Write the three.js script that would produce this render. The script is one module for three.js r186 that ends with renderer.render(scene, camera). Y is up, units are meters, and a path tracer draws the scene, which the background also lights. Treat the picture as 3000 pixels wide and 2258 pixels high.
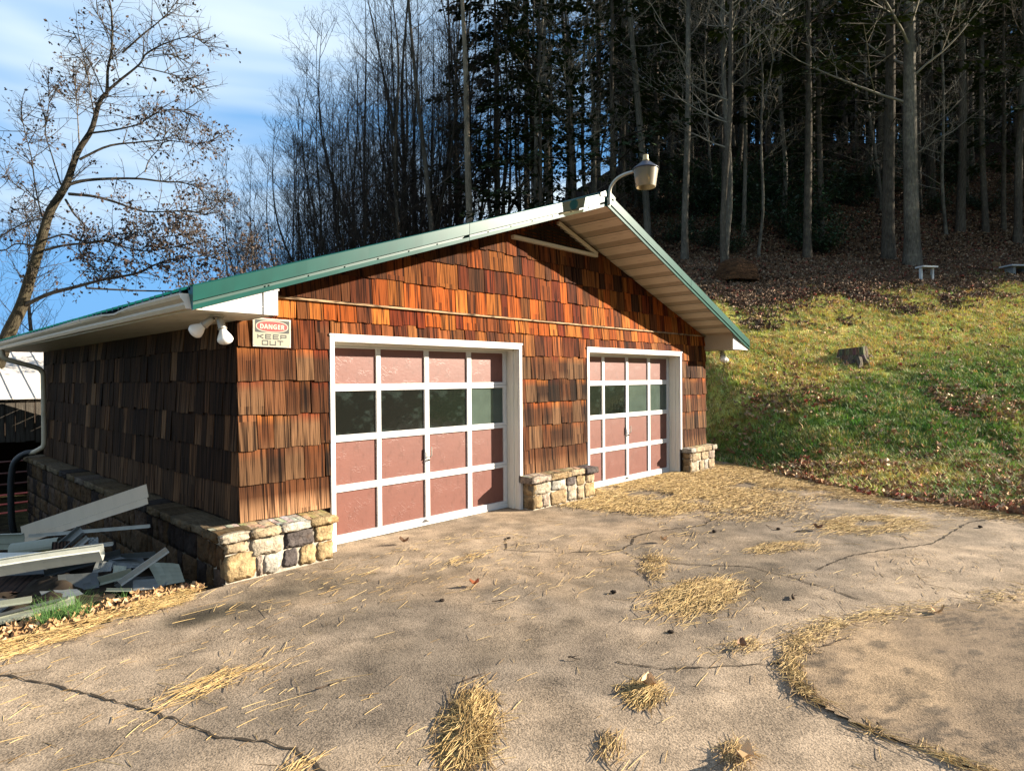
import * as THREE from 'three';
import { RoundedBoxGeometry } from 'three/addons/geometries/RoundedBoxGeometry.js';
import { mergeGeometries } from 'three/addons/utils/BufferGeometryUtils.js';

// ---------------------------------------------------------------- camera, sky, sun, exposure
const scene = new THREE.Scene();
const camera = new THREE.PerspectiveCamera(62.46, 1024 / 770, 0.05, 900);
camera.position.set(-2.526, 1.777, 5.892);
camera.up.set(0.01276, 0.99992, -0.00109);
camera.lookAt(-2.526 + 72.494, 1.777 - 1.0, 5.892 - 68.874);
const renderer = new THREE.WebGLRenderer({ antialias: true });
renderer.setSize(1024, 770);
renderer.toneMapping = THREE.LinearToneMapping;
renderer.toneMappingExposure = 3.6;
renderer.shadowMap.enabled = true;

const SUN = new THREE.Vector3(1.15, 0.55, 1).normalize();
const sun = new THREE.DirectionalLight(new THREE.Color().setRGB(1.0, 0.89, 0.73), 5.0);
sun.name = 'sun';
sun.position.copy(SUN).multiplyScalar(120);
sun.castShadow = true;
sun.shadow.mapSize.set(4096, 4096);
Object.assign(sun.shadow.camera, { left: -45, right: 45, top: 45, bottom: -45, near: 1, far: 320 });
scene.add(sun, sun.target);

function rng(seed) { let a = seed >>> 0; return () => { a = (a + 0x6d2b79f5) | 0; let t = Math.imul(a ^ (a >>> 15), 1 | a); t = (t + Math.imul(t ^ (t >>> 7), 61 | t)) ^ t; return ((t ^ (t >>> 14)) >>> 0) / 4294967296; }; }
const mix = (a, b, t) => a + (b - a) * t;
const clamp = (x, a = 0, b = 1) => Math.min(b, Math.max(a, x));
const ss = (a, b, x) => { const t = clamp((x - a) / (b - a)); return t * t * (3 - 2 * t); };
const mixc = (a, b, t) => [mix(a[0], b[0], t), mix(a[1], b[1], t), mix(a[2], b[2], t)];
const V = (x, y, z) => new THREE.Vector3(x, y, z);
const hash = (x, y, s = 0) => { let h = (x * 374761393 + y * 668265263 + s * 1274126177) | 0; h = Math.imul(h ^ (h >>> 13), 1274126177); return ((h ^ (h >>> 16)) >>> 0) / 4294967296; };
function vnoise(x, y, s = 0, px = 0, py = 0) { // value noise; px, py: period (0 = none)
  const xi = Math.floor(x), yi = Math.floor(y), fx = x - xi, fy = y - yi, u = fx * fx * (3 - 2 * fx), v = fy * fy * (3 - 2 * fy);
  const w = (a, p) => (p ? ((a % p) + p) % p : a);
  const x0 = w(xi, px), x1 = w(xi + 1, px), y0 = w(yi, py), y1 = w(yi + 1, py);
  return mix(mix(hash(x0, y0, s), hash(x1, y0, s), u), mix(hash(x0, y1, s), hash(x1, y1, s), u), v);
}
function fbm(x, y, o = 4, s = 0, px = 0, py = 0) { let a = 0, w = 0.5, n = 0; for (let i = 0; i < o; i++) { a += w * vnoise(x, y, s + i * 17, px, py); n += w; x *= 2; y *= 2; px *= 2; py *= 2; w *= 0.5; } return a / n; }

{ // one computed sky: clear blue low down, a veil of thin streaky cloud above it, deeper blue overhead
  const W = 2048, Hh = 1024, data = new Float32Array(W * Hh * 4);
  for (let r = 0; r < Hh; r++) for (let c = 0; c < W; c++) {
    const el = ((r + 0.5) / Hh - 0.5) * Math.PI, az = ((c + 0.5) / W - 0.5) * 2 * Math.PI, y = Math.sin(el), k = (r * W + c) * 4;
    const x = Math.cos(az) * Math.cos(el), z = Math.sin(az) * Math.cos(el);
    const up = clamp(y);
    let col = mixc([0.16, 0.39, 0.72], [0.13, 0.35, 0.68], ss(0.1, 0.35, up));
    col = mixc(col, [0.05, 0.13, 0.34], ss(0.42, 0.95, up));
    if (y > 0.01) {
      const q = 1 / (y + 0.16), X = x * q, Z = z * q, a = X * 0.86 + Z * 0.5, b = -X * 0.5 + Z * 0.86;
      const warp = fbm(a * 0.8 + 4, b * 0.8, 3, 5) * 1.5;
      const veil = fbm(a * 0.55 + 11.3, b * 0.9 + 2.1 + warp, 5, 9), streak = fbm(a * 0.9 + warp * 1.2, b * 5.5 + warp * 2, 5, 23);
      const dens = clamp(ss(0.3, 0.66, veil) * 0.85 + (streak - 0.44) * 1.15) * ss(0.15, 0.27, up) * (1 - 0.75 * ss(0.5, 0.95, up));
      col = mixc(col, [0.62, 0.74, 0.84], clamp(dens * 1.15));
    } else col = mixc(col, [0.1, 0.1, 0.07], ss(0.0, -0.06, y));
    for (let i = 0; i < 3; i++) data[k + i] = col[i] * 0.38; data[k + 3] = 1;
  }
  const t = new THREE.DataTexture(data, W, Hh, THREE.RGBAFormat, THREE.FloatType);
  t.mapping = THREE.EquirectangularReflectionMapping; t.magFilter = t.minFilter = THREE.LinearFilter; t.colorSpace = THREE.LinearSRGBColorSpace; t.needsUpdate = true;
  scene.background = t; scene.environment = t;
}

// ---------------------------------------------------------------- helpers
const used = {};
function numbered(n) { used[n] = (used[n] ?? -1) + 1; return used[n] ? n + '_' + String(used[n]).padStart(3, '0') : n; }
function tag(o, label, category, group, kind) { if (label) o.userData.label = label; if (category) o.userData.category = category; if (group) o.userData.group = group; if (kind) o.userData.kind = kind; return o; }
function thing(name, label, category, [x, y, z] = [0, 0, 0], turn = 0, group) { const o = new THREE.Group(); o.name = numbered(name); o.position.set(x, y, z); o.rotation.y = turn; scene.add(o); return tag(o, label, category, group); }
function part(name, geo, mat, parent, pos) { const m = new THREE.Mesh(geo, mat); m.name = parent ? name : numbered(name); m.castShadow = m.receiveShadow = true; (parent ?? scene).add(m); if (pos) m.position.set(...pos); return m; }

class G { // collects faces into one geometry: position, normal, uv in metres, colour
  constructor() { this.p = []; this.n = []; this.t = []; this.c = []; this.i = []; }
  v(x, y, z, nx, ny, nz, u, w, c) { this.p.push(x, y, z); this.n.push(nx, ny, nz); this.t.push(u, w); this.c.push(c[0], c[1], c[2]); return this.p.length / 3 - 1; }
  quad(a, b, c, d, col = [1, 1, 1], uv) { // counter-clockwise corners as arrays; flat normal
    const e = [b[0] - a[0], b[1] - a[1], b[2] - a[2]], f = [d[0] - a[0], d[1] - a[1], d[2] - a[2]];
    let n = [e[1] * f[2] - e[2] * f[1], e[2] * f[0] - e[0] * f[2], e[0] * f[1] - e[1] * f[0]]; const l = Math.hypot(...n) || 1; n = n.map((q) => q / l);
    const le = Math.hypot(...e), lf = Math.hypot(...f), U = uv ?? [0, 0, le, 0, le, lf, 0, lf], C = Array.isArray(col[0]) ? col : [col, col, col, col];
    const k = [a, b, c, d].map((q, i) => this.v(q[0], q[1], q[2], n[0], n[1], n[2], U[2 * i], U[2 * i + 1], C[i]));
    this.i.push(k[0], k[1], k[2], k[0], k[2], k[3]);
  }
  box(x0, y0, z0, x1, y1, z1, col = [1, 1, 1], u0 = 0, v0 = 0) {
    const P = (x, y, z) => [x, y, z], w = x1 - x0, h = y1 - y0, d = z1 - z0;
    this.quad(P(x0, y0, z1), P(x1, y0, z1), P(x1, y1, z1), P(x0, y1, z1), col, [u0, v0, u0 + w, v0, u0 + w, v0 + h, u0, v0 + h]);
    this.quad(P(x1, y0, z0), P(x0, y0, z0), P(x0, y1, z0), P(x1, y1, z0), col, [u0, v0, u0 + w, v0, u0 + w, v0 + h, u0, v0 + h]);
    this.quad(P(x0, y0, z0), P(x0, y0, z1), P(x0, y1, z1), P(x0, y1, z0), col, [u0, v0, u0 + d, v0, u0 + d, v0 + h, u0, v0 + h]);
    this.quad(P(x1, y0, z1), P(x1, y0, z0), P(x1, y1, z0), P(x1, y1, z1), col, [u0, v0, u0 + d, v0, u0 + d, v0 + h, u0, v0 + h]);
    this.quad(P(x0, y1, z1), P(x1, y1, z1), P(x1, y1, z0), P(x0, y1, z0), col, [u0, v0, u0 + w, v0, u0 + w, v0 + d, u0, v0 + d]);
    this.quad(P(x0, y0, z0), P(x1, y0, z0), P(x1, y0, z1), P(x0, y0, z1), col, [u0, v0, u0 + w, v0, u0 + w, v0 + d, u0, v0 + d]);
  }
  tube(pts, rad, sides = 5, col = [1, 1, 1], cap = false) { // pts: Vector3 list, rad: number list
    const n = pts.length, d = new THREE.Vector3(), a = new THREE.Vector3(), b = new THREE.Vector3();
    let first = this.p.length / 3, len = 0;
    for (let k = 0; k < n; k++) {
      d.subVectors(pts[Math.min(n - 1, k + 1)], pts[Math.max(0, k - 1)]).normalize();
      if (k === 0) a.set(Math.abs(d.y) > 0.9 ? 1 : 0, Math.abs(d.y) > 0.9 ? 0 : 1, 0);
      a.addScaledVector(d, -a.dot(d)); if (a.lengthSq() < 1e-8) a.set(0, 0, 1).addScaledVector(d, -d.z); a.normalize(); b.crossVectors(d, a);
      if (k) len += pts[k].distanceTo(pts[k - 1]);
      const C = Array.isArray(col[0]) ? col[k] : col;
      for (let j = 0; j <= sides; j++) {
        const t = (j / sides) * 2 * Math.PI, c = Math.cos(t), s = Math.sin(t), nx = a.x * c + b.x * s, ny = a.y * c + b.y * s, nz = a.z * c + b.z * s;
        this.v(pts[k].x + nx * rad[k], pts[k].y + ny * rad[k], pts[k].z + nz * rad[k], nx, ny, nz, (j / sides) * 2 * Math.PI * rad[0], len, C);
      }
    }
    const w = sides + 1;
    for (let k = 0; k < n - 1; k++) for (let j = 0; j < sides; j++) { const q = first + k * w + j; this.i.push(q, q + 1, q + w + 1, q, q + w + 1, q + w); }
    if (cap) for (const k of [0, n - 1]) { const c = this.v(pts[k].x, pts[k].y, pts[k].z, 0, 0, 0, 0, 0, Array.isArray(col[0]) ? col[k] : col); d.subVectors(pts[Math.min(n - 1, k + 1)], pts[Math.max(0, k - 1)]).normalize().multiplyScalar(k ? 1 : -1); this.n.splice(c * 3, 3, d.x, d.y, d.z); for (let j = 0; j < sides; j++) { const q = first + k * w + j; k ? this.i.push(c, q, q + 1) : this.i.push(c, q + 1, q); } }
  }
  build() {
    const g = new THREE.BufferGeometry();
    g.setAttribute('position', new THREE.Float32BufferAttribute(this.p, 3)); g.setAttribute('normal', new THREE.Float32BufferAttribute(this.n, 3));
    g.setAttribute('uv', new THREE.Float32BufferAttribute(this.t, 2)); g.setAttribute('color', new THREE.Float32BufferAttribute(this.c, 3));
    g.setIndex(this.p.length / 3 > 65535 ? new THREE.Uint32BufferAttribute(this.i, 1) : new THREE.Uint16BufferAttribute(this.i, 1)); return g;
  }
}
const boxG = (x0, y0, z0, x1, y1, z1, col) => { const g = new G(); g.box(x0, y0, z0, x1, y1, z1, col); return g.build(); };
function bevelBox(x0, y0, z0, x1, y1, z1, r = 0.006) { // edges that catch light
  const g = new RoundedBoxGeometry(x1 - x0, y1 - y0, z1 - z0, 2, Math.min(r, (x1 - x0) / 2.1, (y1 - y0) / 2.1, (z1 - z0) / 2.1)); g.translate((x0 + x1) / 2, (y0 + y1) / 2, (z0 + z1) / 2); return g;
}
function prism(pts, depth, bevel = 0) { const s = new THREE.Shape(pts.map(([x, y]) => new THREE.Vector2(x, y))); return new THREE.ExtrudeGeometry(s, { depth, bevelEnabled: bevel > 0, bevelSize: bevel, bevelThickness: bevel, bevelSegments: 1 }); }

function tex(w, h, f, { srgb = false, rx = 1, ry = 1 } = {}) { // f(u, v, x, y) -> [r, g, b] (0..1)
  const d = new Uint8Array(w * h * 4);
  for (let y = 0; y < h; y++) for (let x = 0; x < w; x++) { const c = f(x / w, y / h, x, y), k = (y * w + x) * 4; d[k] = clamp(c[0]) * 255; d[k + 1] = clamp(c[1]) * 255; d[k + 2] = clamp(c[2]) * 255; d[k + 3] = 255; }
  const t = new THREE.DataTexture(d, w, h); t.wrapS = t.wrapT = THREE.RepeatWrapping; t.magFilter = THREE.LinearFilter; t.minFilter = THREE.LinearMipmapLinearFilter; t.generateMipmaps = true;
  if (srgb) t.colorSpace = THREE.SRGBColorSpace; t.repeat.set(rx, ry); t.needsUpdate = true; return t;
}
const std = (r, g, b, rough = 0.8, extra = {}) => new THREE.MeshPhysicalMaterial({ color: new THREE.Color().setRGB(r, g, b), roughness: rough, metalness: 0, specularIntensity: rough > 0.75 ? 0.25 : 1, side: THREE.DoubleSide, ...extra });

// textures: grain, concrete, stone, dirt on paint, bark
const woodT = tex(1024, 512, (u, v) => { // one metre wide, streaks run up; bright ribs between dark weathered grooves
  const a = fbm(u * 40, v * 1.2, 3, 3, 40, 2), b = fbm(u * 128, v * 3, 2, 31, 128, 3), f = fbm(u * 300, v * 7, 1, 47, 300, 7), big = fbm(u * 9, v * 2, 2, 71, 9, 2);
  const s = ss(0.4, 0.66, a * 0.5 + b * 0.26 + f * 0.1 + big * 0.24), groove = ss(0.43, 0.27, b) * 0.7 + ss(0.42, 0.3, a) * 0.5;
  const k = clamp(s * 0.97 + 0.03) * (1 - clamp(groove, 0, 0.85));
  return [mix(0.1, 1, k), mix(0.085, 1, k * 0.97), mix(0.08, 1, k * 0.93)];
});
const woodB = tex(1024, 512, (u, v) => { const b = fbm(u * 128, v * 3, 2, 31, 128, 3), f = fbm(u * 300, v * 7, 1, 47, 300, 7), k = b * 0.7 + f * 0.3; return [k, k, k]; });
const concT = tex(1024, 1024, (u, v, x, y) => {
  const n = fbm(u * 10, v * 10, 4, 2, 10, 10), g = hash(x, y, 5), g2 = fbm(u * 240, v * 240, 2, 8, 240, 240), s = vnoise(u * 260, v * 260, 77, 260, 260);
  let k = 0.64 + (n - 0.5) * 0.55 + (g - 0.5) * 0.16 + (g2 - 0.5) * 0.85; if (s > 0.88) k -= 0.34; if (s < 0.1) k += 0.28;
  return [k, k * 0.99, k * 0.975];
});
const concB = tex(1024, 1024, (u, v, x, y) => { const k = fbm(u * 240, v * 240, 2, 8, 240, 240) * 0.9 + fbm(u * 60, v * 60, 2, 18, 60, 60) * 0.1; return [k, k, k]; });
const stoneT = tex(512, 512, (u, v, x, y) => { const n = fbm(u * 8, v * 8, 5, 4, 8, 8), m = fbm(u * 60, v * 60, 2, 14, 60, 60), st = fbm(u * 5, v * 22, 3, 24, 5, 22); let k = 0.62 + (n - 0.5) * 0.65 + (m - 0.5) * 0.4 + (st - 0.5) * 0.25; const rust = ss(0.55, 0.75, fbm(u * 6 + 3, v * 6, 4, 34, 6, 6)) * 0.5; return [k * (1 - rust * 0.1), k * (1 - rust * 0.35), k * (1 - rust * 0.6)]; });
const stoneB = tex(512, 512, (u, v) => { const k = fbm(u * 14, v * 14, 5, 41, 14, 14); return [k, k, k]; });
const paintT = tex(512, 512, (u, v) => { const n = fbm(u * 5, v * 5, 4, 6, 5, 5), d = ss(0.6, 0.8, fbm(u * 24, v * 6, 4, 16, 24, 6)), s = fbm(u * 90, v * 12, 2, 26, 90, 12); const k = 0.9 + (n - 0.5) * 0.16 - d * 0.16 + (s - 0.5) * 0.05; return [k, k * (1 - d * 0.03), k * (1 - d * 0.07)]; });
const flakeB = tex(512, 512, (u, v) => { const a = fbm(u * 22, v * 22, 3, 61, 22, 22), m = ss(0.45, 0.62, fbm(u * 4, v * 4, 3, 63, 4, 4)), r = 1 - Math.abs(a - 0.5) * 14, k = 0.4 + clamp(r) * 0.5 * m + (a - 0.5) * 0.25; return [k, k, k]; });
const barkT = tex(256, 512, (u, v) => { const a = fbm(u * 12, v * 7, 4, 81, 12, 7), b = fbm(u * 34, v * 8, 2, 83, 34, 8), l = ss(0.58, 0.75, fbm(u * 5, v * 9, 3, 85, 5, 9)); const k = 0.35 + a * 0.5 + (b - 0.5) * 0.5; return [k + l * 0.2, k + l * 0.22, k + l * 0.17]; });
const barkB = tex(256, 512, (u, v) => { const k = fbm(u * 34, v * 8, 3, 83, 34, 8); return [k, k, k]; });
const metalT = tex(256, 512, (u, v) => { const n = fbm(u * 3, v * 6, 4, 91, 3, 6), s = fbm(u * 30, v * 3, 2, 93, 30, 3), k = 0.85 + (n - 0.5) * 0.4 + (s - 0.5) * 0.12; return [k, k, k * 0.97]; });
const groundT = tex(1024, 1024, (u, v, x, y) => { const n = fbm(u * 20, v * 20, 5, 101, 20, 20), m = fbm(u * 120, v * 120, 2, 103, 120, 120), k = 0.5 + (n - 0.5) * 0.9 + (m - 0.5) * 0.7; return [k, k, k]; });

const glassT = tex(512, 512, (u, v, x, y) => { const n = ss(0.5, 0.8, fbm(u * 5, v * 6, 4, 121, 5, 6)), sp = hash(x >> 2, y >> 2, 9) > 0.996 ? 0.8 : 0, k = 0.07 + n * 0.22 + sp * fbm(u * 3, v * 3, 2, 5); return [k * 0.9, k, k * 0.95]; });
const M = {
  shingle: new THREE.MeshPhysicalMaterial({ map: woodT, bumpMap: woodB, bumpScale: 0.006, roughness: 0.85, specularIntensity: 0.2, vertexColors: true, side: THREE.DoubleSide }),
  rawWood: std(0.36, 0.25, 0.15, 0.8, { map: woodT }),
  backing: std(0.03, 0.02, 0.014, 0.95),
  white: std(0.6, 0.59, 0.57, 0.55, { map: paintT }),
  jamb: std(0.66, 0.63, 0.55, 0.6, { map: paintT }),
  door: std(0.155, 0.056, 0.04, 0.42, { map: paintT, bumpMap: flakeB, bumpScale: 0.0016 }),
  doorDark: std(0.04, 0.03, 0.025, 0.8),
  pane: new THREE.MeshPhysicalMaterial({ color: new THREE.Color().setRGB(0.55, 0.75, 0.68), map: glassT, bumpMap: stoneB, bumpScale: 0.0006, roughness: 0.03, transmission: 0.9, thickness: 0, ior: 1.5, side: THREE.DoubleSide }),
  paneDusty: new THREE.MeshPhysicalMaterial({ color: new THREE.Color().setRGB(0.2, 0.27, 0.23), roughness: 0.06, transmission: 0.7, thickness: 0, ior: 1.5, bumpMap: stoneB, bumpScale: 0.0006, map: metalT, side: THREE.DoubleSide }),
  green: std(0.001, 0.056, 0.046, 0.36, { map: metalT, specularIntensity: 0.5 }),
  greenDark: std(0.008, 0.05, 0.04, 0.5),
  soffitA: std(0.6, 0.52, 0.41, 0.6, { map: paintT }),
  soffitB: std(0.36, 0.3, 0.22, 0.7, { map: paintT }),
  soffitPlain: std(0.62, 0.58, 0.48, 0.6, { map: paintT }),
  gutter: std(0.5, 0.42, 0.3, 0.45, { map: paintT }),
  stone: new THREE.MeshPhysicalMaterial({ specularIntensity: 0.2, map: stoneT, bumpMap: stoneB, bumpScale: 0.02, roughness: 0.9, vertexColors: true, side: THREE.DoubleSide }),
  mortar: std(0.55, 0.48, 0.38, 0.95, { map: stoneT, bumpMap: stoneB, bumpScale: 0.01 }),
  mortarDark: std(0.12, 0.1, 0.075, 0.95, { map: stoneT, bumpMap: stoneB, bumpScale: 0.01 }),
  conc: new THREE.MeshPhysicalMaterial({ specularIntensity: 0.4, map: concT, bumpMap: concB, bumpScale: 0.0025, roughness: 0.93, vertexColors: true }),
  bark: new THREE.MeshPhysicalMaterial({ specularIntensity: 0.2, map: barkT, bumpMap: barkB, bumpScale: 0.03, roughness: 0.95, vertexColors: true }),
  twig: new THREE.MeshPhysicalMaterial({ specularIntensity: 0.2, roughness: 0.95, vertexColors: true, side: THREE.DoubleSide }),
  leaf: new THREE.MeshPhysicalMaterial({ roughness: 0.9, vertexColors: true, side: THREE.DoubleSide, transmission: 0.3, thickness: 0 }),
  ground: new THREE.MeshPhysicalMaterial({ specularIntensity: 0.2, map: groundT, bumpMap: groundT, bumpScale: 0.05, roughness: 1, vertexColors: true }),
  litter: new THREE.MeshStandardMaterial({ roughness: 0.9, color: 0xffffff, side: THREE.DoubleSide }),
  straw: new THREE.MeshStandardMaterial({ roughness: 0.7, vertexColors: true, side: THREE.DoubleSide }),
  grass: new THREE.MeshPhysicalMaterial({ roughness: 0.8, vertexColors: true, side: THREE.DoubleSide, transmission: 0.25, thickness: 0 }),
  alu: std(0.42, 0.41, 0.38, 0.4, { map: metalT, metalness: 0.25 }),
  aluGreen: std(0.27, 0.28, 0.22, 0.5, { map: metalT }),
  aluBlue: std(0.18, 0.19, 0.19, 0.42, { map: metalT, metalness: 0.2 }),
  aluDark: std(0.07, 0.075, 0.075, 0.4, { map: metalT, metalness: 0.2 }),
  aluWhite: std(0.8, 0.79, 0.76, 0.4, { map: metalT }),
  rust: std(0.05, 0.028, 0.02, 0.8, { map: woodT }),
  galv: std(0.42, 0.4, 0.36, 0.45, { map: metalT, metalness: 0.55 }),
  blackPlastic: std(0.015, 0.016, 0.018, 0.45),
  bulb: std(0.8, 0.78, 0.74, 0.25),
  crack: std(0.045, 0.035, 0.025, 1),
};

// ---------------------------------------------------------------- the lie of the land
const FX = 0.72497, FZ = -0.68877, RX = 0.68877, RZ = 0.72497; // up the valley and across it
const toSD = (x, z) => { const dx = x + 2.526, dz = z - 5.892; return [dx * RX + dz * RZ, dx * FX + dz * FZ]; };
const toXZ = (s, d) => [-2.526 + s * RX + d * FX, 5.892 + s * RZ + d * FZ];
const EDGE = [[-40, 60], [-2, 21.5], [3, 14.8], [4.28, 13.4], [4.87, 11.3], [5.3, 9.4], [6.4, 8], [9, 6.6], [30, 4]]; // where the yard ends and the hill begins
function edgeD(s) { if (s <= -40) return 60; for (let i = 1; i < EDGE.length; i++) if (s <= EDGE[i][0]) { const [a, b] = EDGE[i - 1], [c, e] = EDGE[i]; return b + ((e - b) * (s - a)) / (c - a); } return 4; }
const rise = (d) => (d < 8.3 ? 0 : d < 12 ? 0.12 * (d - 8.3) : d < 30 ? 0.444 + 0.4 * (d - 12) : d < 52 ? 7.644 + 0.6 * (d - 30) : d < 90 ? 20.84 + 0.25 * (d - 52) : 30.3);
function H(x, z) {
  const [s, d] = toSD(x, z), L = 0.2 + 0.8 * ss(-0.35, 0.3, s / Math.max(d, 10));
  let h = rise(d) * L * ss(0, 7, d - edgeD(s));
  if (d > 0 && z > -30) h -= 0.14 * clamp(0.1 - z, 0, 9) * Math.max(ss(0.4, -0.4, x), ss(-8.3, -9.3, z) * ss(14, 7, x)) * ss(-34, -20, z);
  const far = Math.hypot(x, z), side = s / Math.max(far, 1); h += ss(70, 220, far) * mix(3, 34, ss(-0.35, 0.6, side)) * (0.8 + 0.4 * vnoise(x * 0.012, z * 0.012, 3));
  if (d < 6 && s > 6) h += 0.16 * (s - 6) * ss(6, 0, d) * ss(120, 40, s);
  return h;
}
const litterD = (s) => (s < 8 ? 21.6 : s < 13 ? 21.7 : s < 20 ? 21.8 + (s - 13) * 0.45 : 25 + (s - 20) * 0.3); // dead leaves from here up the hill
const bump = (x, z) => (fbm(x * 0.5, z * 0.5, 3, 7) - 0.5) * 0.28 + (fbm(x * 2.3, z * 2.3, 2, 9) - 0.5) * 0.07;
function groundAt(x, z) { const [s, d] = toSD(x, z), q = d - edgeD(s); return H(x, z) + (q > 0 ? bump(x, z) * ss(0, 2.5, q) : x < -0.2 && z < 0.4 ? bump(x, z) * 0.25 * ss(0.4, -0.6, z) : 0); }
function groundMix(x, z) { const [s, d] = toSD(x, z), n = fbm(x * 0.9, z * 0.9, 4, 11); return { q: d - edgeD(s), leaf: ss(-1.6, 1.6, d - litterD(s) + (n - 0.5) * 6), n, s, d }; }
function grassTone(x, z) { // from green to straw yellow, in patches
  const [s, d] = toSD(x, z), a = fbm(x * 0.32 + 5, z * 0.32, 4, 15), y = ss(0.36, 0.62, a + ss(14.5, 18, d) * 0.16 - ss(15, 9, d) * 0.12 - 0.05);
  return mixc([0.12, 0.2, 0.028], [0.42, 0.38, 0.095], y);
}
{
  const line = (a, b, st) => { const r = []; for (let k = a; k < b - 1e-6; k += st) r.push(k); return r; };
  const sv = [-420, -330, -260, -200, -150, -110, -80, -60, -45, -36, -30, -25, -20, ...line(-17, 40, 0.45), 41, 44, 48, 54, 62, 72, 86, 105, 130, 160, 200, 250, 320, 420];
  const dv = [-420, -330, -260, -200, -150, -110, -80, -60, -45, -32, -22, -14, -8, -4, -1, ...line(1, 36, 0.4), ...line(36, 62, 1), 62, 66, 72, 80, 90, 105, 130, 160, 200, 250, 320, 420];
  const g = new G();
  for (const d of dv) for (const s of sv) {
    const [x, z] = toXZ(s, d), m = groundMix(x, z), inside = x > -0.05 && x < 9.15 && z < 0.1 && z > -8.2;
    let y = groundAt(x, z) - 0.05; if (inside) y = Math.min(y, -0.1) - 0.1;
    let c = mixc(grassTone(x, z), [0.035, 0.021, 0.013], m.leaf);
    if (m.q < 1.6 && m.d > 0 && m.s > -3) c = mixc([0.2, 0.13, 0.06], c, ss(0, 1.6, m.q));
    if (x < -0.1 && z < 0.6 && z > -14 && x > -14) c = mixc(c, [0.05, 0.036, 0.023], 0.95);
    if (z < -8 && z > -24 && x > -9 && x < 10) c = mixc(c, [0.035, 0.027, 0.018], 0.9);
    if (Math.hypot(x, z) > 70) c = mixc(c, [0.045, 0.042, 0.022], ss(70, 110, Math.hypot(x, z)));
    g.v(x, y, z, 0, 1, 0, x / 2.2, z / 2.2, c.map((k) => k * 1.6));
  }
  const w = sv.length; for (let a = 0; a < dv.length - 1; a++) for (let b = 0; b < w - 1; b++) { const q = a * w + b; g.i.push(q, q + w + 1, q + w, q, q + 1, q + w + 1); }
  const geo = g.build(); geo.computeVertexNormals();
  tag(part('ground', geo, M.ground), 'grassy hillside with patches of dead leaves rising behind the garage', 'hillside', null, 'structure');
}

// ---------------------------------------------------------------- driveway: old slab, newer patch in the near corner, cracks
const inPoly = (x, z, P) => { let r = false; for (let i = 0, j = P.length - 1; i < P.length; j = i++) if (P[i][1] > z !== P[j][1] > z && x < ((P[j][0] - P[i][0]) * (z - P[i][1])) / (P[j][1] - P[i][1]) + P[i][0]) r = !r; return r; };
const STAIN = [[0.1, 0.85, 0.75, 0.4, 0.62], [-0.35, 1.05, 0.5, 0.28, 0.5], [1.15, 1.4, 0.5, 0.35, 0.3], [3.9, 2.4, 1.1, 0.5, 0.35], [-0.62, 0.86, 0.5, 0.24, 0.95], [-0.3, 1.0, 0.6, 0.22, 0.6], [0.7, 1.4, 0.55, 0.3, 0.35], [5.4, 0.9, 1.7, 0.8, 0.55], [7.2, 1.6, 1.2, 0.7, 0.4], [2.3, 3.5, 0.6, 0.3, 0.6], [4.2, 3.3, 0.5, 0.25, 0.6], [3.2, 3.55, 0.5, 0.22, 0.55], [0.1, 1.7, 0.9, 0.25, 0.3], [2.75, 3.75, 0.35, 0.4, 0.55], [2.2, 2.6, 0.9, 0.4, 0.28], [3.3, 3.2, 0.8, 0.5, 0.3], [5.4, 2.6, 0.9, 0.5, 0.35], [-0.4, 2.6, 1, 0.35, 0.22], [0.6, 3.0, 0.8, 0.3, 0.25], [6.6, 4.6, 1.2, 0.4, 0.35]];
function slabTone(x, z) {
  const n = fbm(x * 0.55 + 3, z * 0.8, 4, 21), m = fbm(x * 1.7, z * 2.3, 4, 25), f = fbm(x * 6, z * 6, 3, 27);
  let c = mixc([0.355, 0.272, 0.19], [0.22, 0.175, 0.13], ss(0.36, 0.64, n * 0.55 + m * 0.45)); c = mixc(c, [0.37, 0.27, 0.175], ss(0.56, 0.72, fbm(x * 0.8 + 9, z * 0.9, 3, 29)) * 0.6);
  let st = 0; for (const [a, b, r, e, k] of STAIN) st = Math.max(st, k * ss(1.15, 0.25, Math.hypot((x - a) / r, (z - b) / e) + (m - 0.5) * 0.9));
  c = mixc(c, [0.05, 0.042, 0.028], st); return c.map((k) => k * (1.16 + (f - 0.5) * 0.9));
}
const PATCH = [[14, 9.6], [12, 8.6], [9, 7.3], [6.6, 6.35], [5.2, 5.85], [4.2, 5.42], [3.4, 5.02], [2.75, 4.62], [2.3, 4.42], [1.95, 4.36], [1.7, 4.38], [1.5, 4.43], [1.3, 4.52], [1.13, 4.66], [1.02, 4.86], [0.97, 5.1], [0.95, 5.6], [0.93, 8], [0.9, 14], [14, 14]];
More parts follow.
